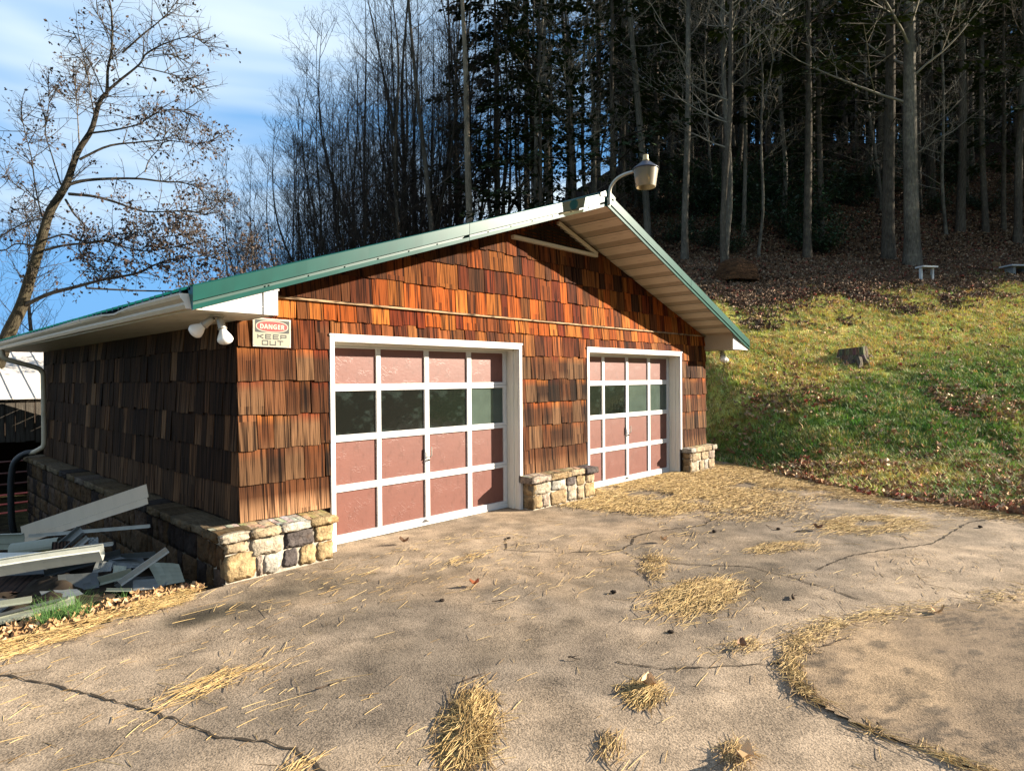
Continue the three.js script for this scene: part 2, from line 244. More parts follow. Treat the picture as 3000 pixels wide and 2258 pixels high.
{
  const P = []; P.push([-14, 0.75], [-5, 0.66], [-2.3, 0.6], [-1.6, 0.5], [-1.0, 0.42], [-0.6, 0.3], [-0.26, 0.262], [-0.26, 0.0], [0.0, -0.02], [0.985, -0.02], [0.985, -0.2], [3.79, -0.2], [3.79, -0.02], [5.38, -0.02], [5.38, -0.2], [8.19, -0.2], [8.19, -0.02], [9.4, -0.02], [9.9, -0.45]);
  for (const [s, d] of [[4.4, 13.5], [4.87, 11.5], [5.3, 9.6], [6.4, 8.1], [9, 6.7], [30, 4]]) P.push(toXZ(s, d + 0.12 * Math.sin(s * 9)));
  P.push([26, 40], [-14, 40]);
  const gx = [], gz = []; for (let x = -14; x < -3.2; x += 0.9) gx.push(x); for (let x = -3.2; x < 12; x += 0.07) gx.push(x); for (let x = 12; x <= 27; x += 1) gx.push(x);
  for (let z = -0.5; z < 6.6; z += 0.07) gz.push(z); for (let z = 6.6; z <= 40; z += 1.2) gz.push(z);
  const g = new G(), w = gx.length;
  const top = (x, z) => (vnoise(x * 1.1, z * 1.1, 33) - 0.5) * 0.012;
  for (const z of gz) for (const x of gx) g.v(x, top(x, z), z, 0, 1, 0, x / 1.6, z / 1.6, slabTone(x, z));
  for (let a = 0; a < gz.length - 1; a++) for (let b = 0; b < w - 1; b++) if (inPoly((gx[b] + gx[b + 1]) / 2, (gz[a] + gz[a + 1]) / 2, P) ) { const q = a * w + b; g.i.push(q, q + w, q + w + 1, q, q + w + 1, q + 1); }
  const geo = g.build(); geo.computeVertexNormals();
  const drive = tag(part('driveway', geo, M.conc), 'cracked stained concrete driveway in front of the garage doors', 'driveway', null, 'structure');
  // cracks: dirt-filled gaps with an uneven width
  const crack = (pts, wd, seed) => {
    const r = rng(seed), g = new G(), L = []; for (let i = 0; i < pts.length - 1; i++) { const [a, b] = [pts[i], pts[i + 1]], n = Math.max(2, Math.ceil(Math.hypot(b[0] - a[0], b[1] - a[1]) / 0.05)); for (let k = 0; k < n; k++) L.push([mix(a[0], b[0], k / n) + (r() - 0.5) * 0.028, mix(a[1], b[1], k / n) + (r() - 0.5) * 0.028]); }
    for (let i = 0; i < L.length - 1; i++) { const a = L[i], b = L[i + 1], e = i + 2 < L.length ? L[i + 2] : b, dx = b[0] - a[0], dz = b[1] - a[1], l = Math.hypot(dx, dz) || 1, nx = -dz / l, nz = dx / l, ex = e[0] - a[0], ez = e[1] - a[1], el = Math.hypot(ex, ez) || 1; const w0 = (L[i].w ??= wd * (0.35 + r())), w1 = (L[i + 1].w ??= wd * (0.35 + r())); L[i].n ??= [nx, nz]; L[i + 1].n = [-ez / el, ex / el]; const A = L[i].n, B = L[i + 1].n; g.quad([a[0] - A[0] * w0, top(a[0], a[1]) + 0.005, a[1] - A[1] * w0], [b[0] - B[0] * w1, top(b[0], b[1]) + 0.005, b[1] - B[1] * w1], [b[0] + B[0] * w1, top(b[0], b[1]) + 0.005, b[1] + B[1] * w1], [a[0] + A[0] * w0, top(a[0], a[1]) + 0.005, a[1] + A[1] * w0]); }
    part('crack', g.build(), M.crack, drive);
  };
  crack([[-2.05, 0.75], [-1.85, 1.05], [-1.6, 1.62], [-1.42, 2.1], [-1.26, 2.65], [-1.12, 2.86], [-1.04, 3.06], [-1.06, 3.4], [-1.1, 4]], 0.008, 1);
  crack([[2.98, 2.18], [3.25, 2.15], [3.55, 2.0], [3.9, 2.02], [4.6, 2.3], [5.4, 2.15], [5.9, 1.75]], 0.011, 2);
  crack([[2.98, 2.18], [2.85, 2.5], [3.0, 2.95], [3.3, 3.4], [3.2, 3.9], [3.0, 4.5]], 0.007, 3);
  crack([[2.98, 2.18], [2.5, 1.8], [2.2, 1.3], [2.6, 0.9]], 0.006, 4);
  crack([[3.6, 3.9], [4.4, 4.0], [5.4, 4.5], [6.8, 4.6], [8.2, 5.2]], 0.009, 5);
  crack([[1.5, 4.43], [0.9, 3.9], [0.75, 3.6]], 0.006, 6);
  const gp = new G(), px = [], pz = []; for (let x = 0.9; x < 7; x += 0.025) px.push(x); for (let x = 7; x <= 14; x += 0.7) px.push(x); for (let z = 4.3; z < 6.6; z += 0.025) pz.push(z); for (let z = 6.6; z <= 14; z += 0.7) pz.push(z);
  for (const z of pz) for (const x of px) { const n = fbm(x * 1.3, z * 2.2, 4, 41), m = fbm(x * 7, z * 15, 4, 43), bl = ss(0.6, 0.7, m) * 0.6; let c = mixc([0.32, 0.228, 0.14], [0.2, 0.145, 0.095], ss(0.4, 0.65, n)); c = mixc(c, [0.06, 0.048, 0.036], Math.max(bl, ss(0.55, 0.66, fbm(x * 7 + z * 4, z * 34 - x * 12, 3, 49)) * 0.7 * ss(0.35, 0.6, fbm(x * 0.9 + 5, z * 1.1, 2, 53)))); let rim = 1; for (const q of PATCH) rim = Math.min(rim, Math.hypot(q[0] - x, q[1] - z)); gp.v(x, 0.014 + (m - 0.5) * 0.008 + (n - 0.5) * 0.004, z, 0, 1, 0, x / 1.3 + 0.3, z / 1.3, c.map((k) => k * 1.25)); }
  const pw = px.length; for (let a = 0; a < pz.length - 1; a++) for (let b = 0; b < pw - 1; b++) if (inPoly((px[b] + px[b + 1]) / 2, (pz[a] + pz[a + 1]) / 2, PATCH)) { const q = a * pw + b; gp.i.push(q, q + pw, q + pw + 1, q, q + pw + 1, q + 1); }
  const pgeo = gp.build(); pgeo.computeVertexNormals();
  tag(part('concrete_pad', pgeo, M.conc), 'brown rough concrete pad with a rounded corner beside the driveway', 'concrete pad', null, 'structure');
}

// ---------------------------------------------------------------- garage
const garage = thing('garage', 'garage with weathered cedar shingles, green metal roof and two overhead doors', 'garage');
const WX = 9.2, BACK = -8.2, RIDGE = 4.6, soff = (x) => 4.13 - 0.336 * Math.abs(x - RIDGE), roofTop = (x) => 4.27 - 0.336 * Math.abs(x - RIDGE);
const DOORS = [[0.98, 3.79], [5.375, 8.19]];
const frontZ = (x) => (x < RIDGE ? 0.92 - (0.2 * (RIDGE - x)) / 5.26 : 0.92 - (0.3 * (x - RIDGE)) / 5.28);
const COURSES = [0.47, 0.8, 1.13, 1.455, 1.775, 2.095, 2.39, 2.6, 2.89, 3.19, 3.44, 3.72, 3.98, 4.3];
const shingleList = [];
function wedge(w, h, seed, colAt, topAt) { // a split shake: thick ragged butt, thin top, cupped face
  const r = rng(seed), g = new G(), nc = w > 0.15 ? 3 : 2, nr = 4, xs = [], zs = [], bt = [], u0 = r() * 9, v0 = r() * 9, th = 0.021 + r() * 0.015, lean = (r() - 0.5) * 0.006;
  for (let c = 0; c <= nc; c++) { xs.push((w * c) / nc + (c && c < nc ? (r() - 0.5) * w * 0.12 : 0)); zs.push((r() - 0.5) * 0.007 + lean * (c / nc - 0.5)); bt.push((r() - 0.5) * 0.009); }
  const P = (c, k) => { const t = k / nr, tt = topAt ? Math.min(h, topAt(xs[c])) : h; return [xs[c], mix(bt[c], tt, t), mix(th, 0.003, t) + zs[c] * (1 - t) + 0.004]; };
  for (let k = 0; k < nr; k++) for (let c = 0; c < nc; c++) {
    const a = P(c, k), b = P(c + 1, k), d = P(c + 1, k + 1), e = P(c, k + 1); if (e[1] - a[1] < 0.002 && d[1] - b[1] < 0.002) continue;
    g.quad(a, b, d, e, [a, b, d, e].map((q) => colAt(q[1] / h, q[0] / w)), [a, b, d, e].flatMap((q) => [u0 + q[0], v0 + q[1]]));
  }
  for (let c = 0; c < nc; c++) { const a = P(c, 0), b = P(c + 1, 0); g.quad([a[0], a[1], -0.012], [b[0], b[1], -0.012], b, a, colAt(0, 0.5).map((q) => q * 0.8), [u0, v0, u0 + 0.1, v0, u0 + 0.1, v0 + 0.03, u0, v0 + 0.03]); }
  for (const c of [0, nc]) for (let k = 0; k < nr; k++) { const a = P(c, k), b = P(c, k + 1); const q = [[a[0], a[1], -0.012], a, b, [b[0], b[1], -0.012]]; g.quad(...(c ? q.reverse() : q), colAt(0.4, 0.5).map((q) => q * 0.7), [u0, v0, u0 + 0.02, v0, u0 + 0.02, v0 + 0.1, u0, v0 + 0.1]); }
  return g.build();
}
const TONE = { orange: [0.33, 0.075, 0.011], amber: [0.37, 0.12, 0.022], red: [0.13, 0.022, 0.006], dark: [0.018, 0.01, 0.006], brown: [0.085, 0.031, 0.012], grey: [0.125, 0.066, 0.033], pale: [0.38, 0.21, 0.11] };
{
  const wall = part('front_wall', (() => { // the sheathing behind the shingles, with the two openings
    const g = new G(), z0 = -0.14, z1 = -0.012, B = (a, b, c, d) => g.box(a, b, z0, c, d, z1);
    B(0.02, 0, 0.948, 2.215); B(3.822, 0, 5.343, 2.215); B(8.222, 0, 9.18, 2.215); B(0.02, 2.215, 9.18, 2.59);
    const geo = g.build(), tri = prism([[0.02, 2.59], [9.18, 2.59], [RIDGE, 4.13]], 0.128); tri.translate(0, 0, z0);
    tri.deleteAttribute('uv'); geo.deleteAttribute('uv'); geo.deleteAttribute('color'); const ix = tri.toNonIndexed ? tri : tri; return mergeGeometries([geo.toNonIndexed(), ix.index ? ix.toNonIndexed() : ix]);
  })(), M.backing, garage);
  const left = part('left_wall', boxG(0.012, 0.0, BACK, 0.14, 2.42, -0.14), M.backing, garage);
  part('right_wall', boxG(WX - 0.14, 0.0, BACK, WX - 0.012, 2.42, -0.14), M.backing, garage);
  const back = prism([[0, 0], [WX, 0], [WX, 2.55], [RIDGE, 4.1], [0, 2.55]], 0.14); back.translate(0, -0.9 + 0.9, BACK - 0.14); part('back_wall', back, M.backing, garage);
  part('garage_floor', boxG(0.14, -0.08, BACK, WX - 0.14, -0.012, -0.2), M.mortarDark, garage);
  const r = rng(404);
  const frontColor = (course, x, seed) => {
    const q = rng(seed), a = q(), hue = q(), y = COURSES[course], dim = 0.72 + q() * 0.55;
    const up = ss(1.9, 2.3, y), high = Math.max(ss(2.95, 3.4, y) * 0.85, ss(2.5, 2.8, y) * (q.h ??= q() < 0.35 ? 0.7 : 0.1)), lf = ss(1.9, 0.8, x) * ss(2.3, 2.6, y) * 0.8 + ss(3.4, 1.8, x) * ss(2.5, 2.8, y) * 0.7;  // gable courses: own dark brown, plus eave shade put into the colour
    const fresh = hue < 0.18 ? TONE.red : hue < 0.55 ? TONE.orange : TONE.amber, old = a < 0.3 ? TONE.dark : a < 0.62 ? TONE.brown : TONE.grey, lowA = a < 0.5 ? TONE.brown : TONE.grey;
    const ex = course < 12 ? COURSES[course + 1] - y : 0.3, b0 = 0.25 + q() * 0.25;
    return (t) => { // t: share of the piece's height; the exposed part ends near 0.72
      const e = clamp(t / 0.74); let c;
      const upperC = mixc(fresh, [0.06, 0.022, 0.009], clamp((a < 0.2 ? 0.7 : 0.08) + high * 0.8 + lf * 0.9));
      let lowerC = mixc(old, lowA, q.k ??= q()); lowerC = mixc(lowerC, fresh, ss(b0 + 0.32, 1.02, e) * (course < 2 ? 0.4 : 0.85) * (q.b ??= q() < 0.4 ? 0.15 + q() * 0.3 : 0.6 + q() * 0.4)); lowerC = mixc(lowerC, TONE.grey, ss(0.3, 0.0, e) * 0.6 * hue);
      if (course === 0) lowerC = mixc(mixc(TONE.brown, TONE.dark, 0.3 * a), TONE.pale, ss(0.75, 0.05, e) * (x < 1 ? 0.85 : 0.3));
      c = mixc(lowerC, upperC, up); return c.map((k) => k * dim);
    };
  };
  const inDoor = (x0, x1, y) => { for (const [a, b] of DOORS) if (x1 > a - 0.06 && x0 < b + 0.06 && y < 2.25) return [a - 0.062, b + 0.062]; };
  for (let k = 0; k < COURSES.length - 1; k++) {
    const y = COURSES[k], h = (COURSES[k + 1] - y) * 1.32; let x = -0.018 - r() * 0.004; const run = [];
    while (x < WX + 0.01) { const w = Math.min(0.095 + r() * 0.15 + r() * r() * 0.05, WX + 0.018 - x); run.push([x, x + w]); x += w + 0.004 + r() * r() * 0.012; }
    for (let [a, b] of run) {
      let yb = y + (r() - 0.5) * 0.022, hh = h;
      const over = (p, e) => { const top = y + h; if (e - p > 0.03 && y < 2.24 && top > 2.27 && y > 1.9) shingleList.push({ geo: () => wedge(e - p, top - 2.252, 77 + ((p * 977) | 0), frontColor(k, p, 5 + ((p * 500) | 0)), null), wall, at: [p, 2.252, 0], score: 0.0001 }); };
      for (const [da, db] of DOORS) { const A = da - 0.057, B = db + 0.057; if (yb < 2.24) { if (a >= A && b <= B) { if (y + h > 2.3 && y > 2.0) { yb = 2.252; hh = y + h - yb; } else a = b; } else if (a < A && b > A) { over(A, b); b = A; } else if (a < B && b > B) { over(a, B); a = B; } } }
      if (b - a < 0.025) continue;
      if (y < 0.5) yb = y + (r() - 0.5) * 0.006;
      const mid = (a + b) / 2; if (yb > soff(mid) - 0.02) continue;
      const seed = 1000 + ((a * 977) | 0) + k * 7919;
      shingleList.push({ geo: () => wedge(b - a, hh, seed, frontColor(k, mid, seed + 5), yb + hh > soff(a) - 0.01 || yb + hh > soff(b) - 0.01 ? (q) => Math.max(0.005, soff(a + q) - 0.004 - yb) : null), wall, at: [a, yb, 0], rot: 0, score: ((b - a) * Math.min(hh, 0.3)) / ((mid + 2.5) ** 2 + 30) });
    }
  }
  for (let k = 0; k < 7; k++) { // left side: the shade on this wall is put into darker shingle colours
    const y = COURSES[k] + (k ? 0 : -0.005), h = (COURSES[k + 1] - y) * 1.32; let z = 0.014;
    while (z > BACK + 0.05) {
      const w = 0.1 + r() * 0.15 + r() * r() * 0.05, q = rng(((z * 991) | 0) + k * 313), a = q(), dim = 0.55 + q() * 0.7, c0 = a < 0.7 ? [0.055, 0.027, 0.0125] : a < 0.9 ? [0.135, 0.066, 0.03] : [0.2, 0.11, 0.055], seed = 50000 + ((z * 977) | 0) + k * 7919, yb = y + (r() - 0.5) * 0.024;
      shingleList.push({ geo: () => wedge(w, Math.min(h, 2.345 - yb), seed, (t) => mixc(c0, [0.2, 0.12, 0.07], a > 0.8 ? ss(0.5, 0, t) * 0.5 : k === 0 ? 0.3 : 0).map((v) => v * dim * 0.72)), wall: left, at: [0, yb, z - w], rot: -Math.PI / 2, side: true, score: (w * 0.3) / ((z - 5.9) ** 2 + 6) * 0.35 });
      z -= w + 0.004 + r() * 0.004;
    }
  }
  // right corner edge of the front is closed by a narrow row on the return
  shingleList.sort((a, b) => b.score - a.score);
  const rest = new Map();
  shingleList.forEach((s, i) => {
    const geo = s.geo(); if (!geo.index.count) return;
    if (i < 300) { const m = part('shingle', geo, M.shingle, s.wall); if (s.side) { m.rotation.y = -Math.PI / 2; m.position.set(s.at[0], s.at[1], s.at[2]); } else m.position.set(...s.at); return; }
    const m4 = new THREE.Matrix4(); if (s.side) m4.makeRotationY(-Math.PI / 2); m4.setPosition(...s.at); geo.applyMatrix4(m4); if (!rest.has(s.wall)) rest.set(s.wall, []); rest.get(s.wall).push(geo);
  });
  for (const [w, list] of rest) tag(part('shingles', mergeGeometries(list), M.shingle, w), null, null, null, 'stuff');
  part('batten', bevelBox(0.06, 2.575, 0.02, 9.17, 2.597, 0.05, 0.004), M.rawWood, garage);
}

// doors: trim, jambs, stops, then the sectional door itself
for (const [di, [a, b]] of DOORS.entries()) {
  const cas = new THREE.Group(); cas.name = 'door_casing'; garage.add(cas);
  part('trim', bevelBox(a - 0.056, di ? 0.44 : 0.0, 0.0, a, 2.25, 0.034), M.white, cas); part('trim', bevelBox(b, di ? 0.44 : 0.0, 0.0, b + 0.056, 2.25, 0.034), M.white, cas); part('trim', bevelBox(a, 2.18, 0.0, b, 2.25, 0.034), M.white, cas);
  part('trim_band', bevelBox(a - 0.064, 2.236, 0.002, b + 0.064, 2.262, 0.044, 0.005), M.white, cas);
  part('jamb', bevelBox(a - 0.03, 0, -0.3, a, 2.18, 0.001, 0.003), M.jamb, cas); part('jamb', bevelBox(b, 0.004, -0.3, b + 0.03, 2.18, 0.001, 0.003), M.jamb, cas); part('head_jamb', bevelBox(a, 2.18, -0.3, b, 2.21, 0.001, 0.003), M.jamb, cas);
  part('door_stop', bevelBox(b - 0.018, 0.006, -0.14, b, 2.165, -0.07, 0.004), M.jamb, cas); part('door_stop', bevelBox(a, 0.006, -0.14, a + 0.018, 2.165, -0.07, 0.004), M.jamb, cas); part('door_stop', bevelBox(a + 0.018, 2.162, -0.14, b - 0.018, 2.18, -0.07, 0.004), M.jamb, cas);
  const door = new THREE.Group(); door.name = 'overhead_door'; garage.add(door);
  const X = (t) => a + 0.006 + t * (b - a - 0.012), W = b - a, zf = -0.2, zp = -0.232;
  const stiles = [[0, 0.062], [0.665, 0.725], [1.36, 1.43], [2.06, 2.135], [W - 0.074, W - 0.012]].map(([p, q]) => [a + 0.006 + p, a + 0.006 + q]);
  const rows = [[0.1, 0.565], [0.64, 1.11], [1.183, 1.66], [1.737, 2.13]];
  const rails = [[0.006, 0.1], [0.565, 0.602], [0.605, 0.64], [1.11, 1.146], [1.149, 1.183], [1.66, 1.698], [1.701, 1.737], [2.13, 2.176]];
  for (const [p, q] of rails) part('rail', bevelBox(a + 0.006, p, zp - 0.01, b - 0.006, q, zf, 0.004), M.white, door);
  for (const [y0, y1] of rows) {
    for (const [p, q] of stiles) part('stile', bevelBox(p, y0 - 0.002, zp - 0.01, q, y1 + 0.002, zf - 0.003, 0.004), M.white, door);
    for (let k = 0; k < 4; k++) {
      const x0 = stiles[k][1], x1 = stiles[k + 1][0];
      if (y0 === 1.183) { const g = new THREE.BoxGeometry(x1 - x0, y1 - y0, 0.004); g.translate((x0 + x1) / 2, (y0 + y1) / 2, zp + 0.003); part('pane', g, k === 3 || (di && k > 1) ? M.paneDusty : M.pane, door); }
      else { const g = new RoundedBoxGeometry(x1 - x0, y1 - y0, 0.012, 1, 0.002); const uv = g.attributes.uv; for (let i = 0; i < uv.count; i++) uv.setXY(i, (uv.getX(i) + k * 1.37 + y0) * 0.8, (uv.getY(i) + di * 0.41 + k * 0.3) * 0.8); g.translate((x0 + x1) / 2, (y0 + y1) / 2, zp); part('panel', g, M.door, door); }
    }
  }
  const cx = (stiles[2][0] + stiles[2][1]) / 2, hg = new G();
  hg.tube([V(cx + 0.005, 0.84, zf), V(cx + 0.005, 0.84, zf + 0.045), V(cx + 0.02, 0.86, zf + 0.05), V(cx + 0.02, 0.96, zf + 0.05)], [0.008, 0.008, 0.008, 0.006], 6, [1, 1, 1], true); part('handle', hg.build(), M.galv, door);
  part('lock_plate', bevelBox(cx - 0.02, 0.78, zf - 0.004, cx + 0.03, 0.9, zf + 0.004, 0.003), M.aluWhite, door);
  const lk = new THREE.CylinderGeometry(0.012, 0.012, 0.03, 10); lk.rotateX(Math.PI / 2); lk.translate(cx + 0.004, 0.8, zf + 0.012); part('lock', lk, M.rust, door);
  part('keyhole_cover', bevelBox(cx - 0.062, 0.8, zp + 0.006, cx - 0.046, 0.93, zp + 0.016, 0.004), M.rust, door);
  const lift = new RoundedBoxGeometry(0.1, 0.022, 0.05, 2, 0.008); lift.translate(cx, 0.075, zf + 0.02); part('lift_handle', lift, M.aluWhite, door);
}

// stone knee walls
const STONES = { tan: [0.43, 0.33, 0.21], gold: [0.44, 0.315, 0.165], pale: [0.46, 0.39, 0.29], pink: [0.38, 0.3, 0.235], grey: [0.12, 0.1, 0.092], rust: [0.36, 0.255, 0.14], white: [0.46, 0.42, 0.35] };
function stone(w, h, depth, seed, col, rough = 1) { // a split field stone: pillowed face with broken edges, origin at its lower left front
  w += 0.012; h += 0.01; const r = rng(seed), nx = 6, ny = 5, g = new G(), P = [], off = r() * 5;
  for (let j = 0; j <= ny; j++) for (let i = 0; i <= nx; i++) {
    const u = i / nx, v = j / ny, eu = Math.min(u, 1 - u) * 2, ev = Math.min(v, 1 - v) * 2, edge = Math.min(eu * w, ev * h) / 0.02, pil = 1 - Math.pow(1 - clamp(edge), 2);
    const jx = (r() - 0.5) * 0.02 * rough, jy = (r() - 0.5) * 0.016 * rough, cut = (i === 0 || i === nx) && (j === 0 || j === ny) ? 0.004 + r() * 0.01 : 0;
    P.push([u * w + jx + (u < 0.5 ? cut : -cut), v * h + jy + (v < 0.5 ? cut : -cut) * 0.7, -0.004 + pil * 0.009 + (i > 0 && i < nx && j > 0 && j < ny ? (r() - 0.5) * 0.02 * rough : 0)]);
  }
  for (let j = 0; j <= ny; j++) for (let i = 0; i <= nx; i++) { const p = P[j * (nx + 1) + i], d = 0.85 + r() * 0.3; g.v(p[0], p[1], p[2], 0, 0, 1, p[0] * 1.6 + off, p[1] * 1.6 + off, col.map((q) => q * d)); }
  for (let j = 0; j < ny; j++) for (let i = 0; i < nx; i++) { const q = j * (nx + 1) + i, w2 = nx + 1; g.i.push(q, q + 1, q + w2 + 1, q, q + w2 + 1, q + w2); }
  const ring = []; for (let i = 0; i <= nx; i++) ring.push(i); for (let j = 1; j <= ny; j++) ring.push(j * (nx + 1) + nx); for (let i = nx - 1; i >= 0; i--) ring.push(ny * (nx + 1) + i); for (let j = ny - 1; j > 0; j--) ring.push(j * (nx + 1));
  const base = g.p.length / 3; ring.forEach((k) => { const p = P[k]; g.v(p[0], p[1], -depth, 0, 0, 0, p[0] * 1.6, p[1] * 1.6 + 0.1, col); });
  ring.forEach((k, n) => { const m = (n + 1) % ring.length; g.i.push(ring[n], base + n, base + m, ring[n], base + m, ring[m]); });
  const geo = g.build(); geo.computeVertexNormals(); return geo;
}
function layCap(parent, x0, x1, yTop, zf, widths, names, seed, t = 0.075, slope = 0.03) {
  const r = rng(seed); let x = x0; const tot = widths.reduce((a, b) => a + b, 0);
  widths.forEach((w, i) => { const ww = (w / tot) * (x1 - x0) - 0.008, th = t * (0.85 + r() * 0.25), g = new G(), c = STONES[names[i]], n = 5, o = r() * 4; const zed = zf + (r() - 0.5) * 0.02;
    const front = stone(ww, th, 0.05, seed * 31 + i, c, 0.9); front.translate(x, yTop - th, zed - 0.01);
    for (let k = 0; k < n; k++) for (let m = 0; m < 3; m++) { const Y = (q) => yTop + slope * q - 0.004 + (hash(k * 7 + ((q * 9) | 0), i, seed) - 0.5) * 0.008, A = (kk, q) => [x + (ww * kk) / n, Y(q) + (q === 0 ? -0.004 : 0), mix(zed - 0.004, 0.0, q)]; g.quad(A(k, m / 3), A(k + 1, m / 3), A(k + 1, (m + 1) / 3), A(k, (m + 1) / 3), c.map((q) => q * (0.85 + r() * 0.3)), [o + k * 0.05, o + m * 0.08, o + k * 0.05 + 0.05, o + m * 0.08, o + k * 0.05 + 0.05, o + m * 0.08 + 0.08, o + k * 0.05, o + m * 0.08 + 0.08]); }
    for (const e of [0, ww]) g.quad([x + e, yTop - th, 0.01], [x + e, yTop - th, zed - 0.012], [x + e, yTop - 0.004, zed - 0.012], [x + e, yTop + slope - 0.006, 0.01], c.map((q) => q * 0.8));
    const top = g.build(); part('cap_stone', mergeGeometries([front, top]), M.stone, parent); x += (w / tot) * (x1 - x0); });
}
{
  const k1 = part('stone_base', boxG(-0.246, -0.06, 0.0, 0.8, 0.372, 0.252), M.mortar, garage);
  const lay = [[-0.257, 0.255, -0.03, 0.362, 'tan'], [-0.257, 0.012, 0.04, 0.244, 'gold'], [0.0, 0.19, 0.335, 0.362, 'pale'], [0.36, 0.2, 0.69, 0.362, 'grey'], [0.71, 0.2, 0.93, 0.362, 'gold'], [0.065, 0.012, 0.118, 0.176, 'pink'], [0.135, 0.012, 0.305, 0.178, 'white'], [0.345, 0.03, 0.51, 0.186, 'grey'], [0.53, 0.015, 0.715, 0.188, 'gold'], [0.735, 0.015, 0.93, 0.188, 'gold']];
  lay.map(([x0, y0, x1, y1, c]) => [-0.257 + (x0 + 0.257) * 0.89, y0, -0.257 + (x1 + 0.257) * 0.89 - 0.006, y1, c]).forEach(([x0, y0, x1, y1, c], i) => { const g = stone(x1 - x0, y1 - y0, 0.1, 60 + i, STONES[c]); g.translate(x0, y0, 0.262); part('stone', g, M.stone, k1); });
  layCap(k1, -0.302, 0.835, 0.436, 0.306, [26, 27, 30, 28], ['pale', 'tan', 'white', 'gold'], 5);
  const k2 = part('stone_base', boxG(3.862, -0.06, 0.0, 5.225, 0.37, 0.203), M.mortar, garage);
  [[3.85, 0.2, 4.2, 0.37, 'pale'], [4.23, 0.21, 4.52, 0.37, 'white'], [4.56, 0.24, 4.78, 0.37, 'grey'], [4.8, 0.22, 4.99, 0.37, 'gold'], [5.02, 0.23, 5.23, 0.37, 'tan'], [3.85, 0.012, 4.03, 0.185, 'rust'], [4.05, 0.012, 4.18, 0.18, 'pink'], [4.21, 0.012, 4.56, 0.195, 'rust'], [4.59, 0.02, 4.79, 0.225, 'pale'], [4.81, 0.012, 4.97, 0.205, 'tan'], [4.99, 0.012, 5.235, 0.215, 'gold']].forEach(([x0, y0, x1, y1, c], i) => { const g = stone(x1 - x0, y1 - y0, 0.08, 160 + i, STONES[c], 1.2); g.translate(x0, y0, 0.21); part('stone', g, M.stone, k2); });
  [[0.012, 0.19], [0.2, 0.37]].forEach(([y0, y1], i) => { const g = stone(0.2, y1 - y0, 0.06, 190 + i, STONES.rust); g.rotateY(-Math.PI / 2); g.translate(3.855, y0, 0.002); part('stone', g, M.stone, k2); });
  layCap(k2, 3.79, 5.28, 0.45, 0.262, [34, 38, 30, 26], ['pink', 'rust', 'tan', 'grey'], 6, 0.085, 0.02);
  const k3 = part('stone_base', boxG(8.312, -0.06, 0.0, 9.292, 0.372, 0.148), M.mortar, garage);
  [[8.3, 0.19, 8.36, 0.36, 'pink'], [8.38, 0.2, 8.72, 0.372, 'tan'], [8.74, 0.2, 9.04, 0.372, 'tan'], [9.06, 0.19, 9.3, 0.372, 'pink'], [8.3, 0.012, 8.64, 0.18, 'pale'], [8.66, 0.012, 8.86, 0.18, 'tan'], [8.88, 0.012, 9.02, 0.18, 'white'], [9.04, 0.012, 9.3, 0.18, 'tan']].forEach(([x0, y0, x1, y1, c], i) => { const g = stone(x1 - x0, y1 - y0, 0.07, 260 + i, STONES[c]); g.translate(x0, y0, 0.155); part('stone', g, M.stone, k3); });
  [[0.012, 0.13], [0.14, 0.25], [0.26, 0.37]].forEach(([y0, y1], i) => { const g = stone(0.145, y1 - y0, 0.06, 290 + i, STONES.rust); g.rotateY(-Math.PI / 2); g.translate(8.303, y0, 0.003); part('stone', g, M.stone, k3); });
  layCap(k3, 8.262, 9.345, 0.45, 0.2, [14, 46, 14], ['white', 'tan', 'pale'], 7, 0.085, 0.02);
  // side wall of the basement, taller where the ground falls away; its shade put into darker stone and mortar
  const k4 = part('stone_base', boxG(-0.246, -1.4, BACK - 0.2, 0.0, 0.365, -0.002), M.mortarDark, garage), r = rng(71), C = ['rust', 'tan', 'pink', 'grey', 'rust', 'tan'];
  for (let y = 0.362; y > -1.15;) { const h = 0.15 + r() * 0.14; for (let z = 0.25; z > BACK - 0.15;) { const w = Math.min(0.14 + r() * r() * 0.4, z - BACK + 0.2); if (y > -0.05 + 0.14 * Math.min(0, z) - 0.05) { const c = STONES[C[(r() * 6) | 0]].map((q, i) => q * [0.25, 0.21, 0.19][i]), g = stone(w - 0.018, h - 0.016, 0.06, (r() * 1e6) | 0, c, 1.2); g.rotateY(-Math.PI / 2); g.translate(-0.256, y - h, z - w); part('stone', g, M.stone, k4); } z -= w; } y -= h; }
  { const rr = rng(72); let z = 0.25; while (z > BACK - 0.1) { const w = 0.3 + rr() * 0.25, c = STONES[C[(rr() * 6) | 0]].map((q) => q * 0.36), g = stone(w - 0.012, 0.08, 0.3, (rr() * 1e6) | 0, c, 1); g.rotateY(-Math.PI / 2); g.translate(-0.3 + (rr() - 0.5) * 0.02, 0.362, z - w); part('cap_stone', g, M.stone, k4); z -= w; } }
  const k5 = part('stone_base', boxG(WX - 0.1, -0.3, BACK, WX + 0.11, 0.4, -0.003), M.mortar, garage); k5.visible = true;
}

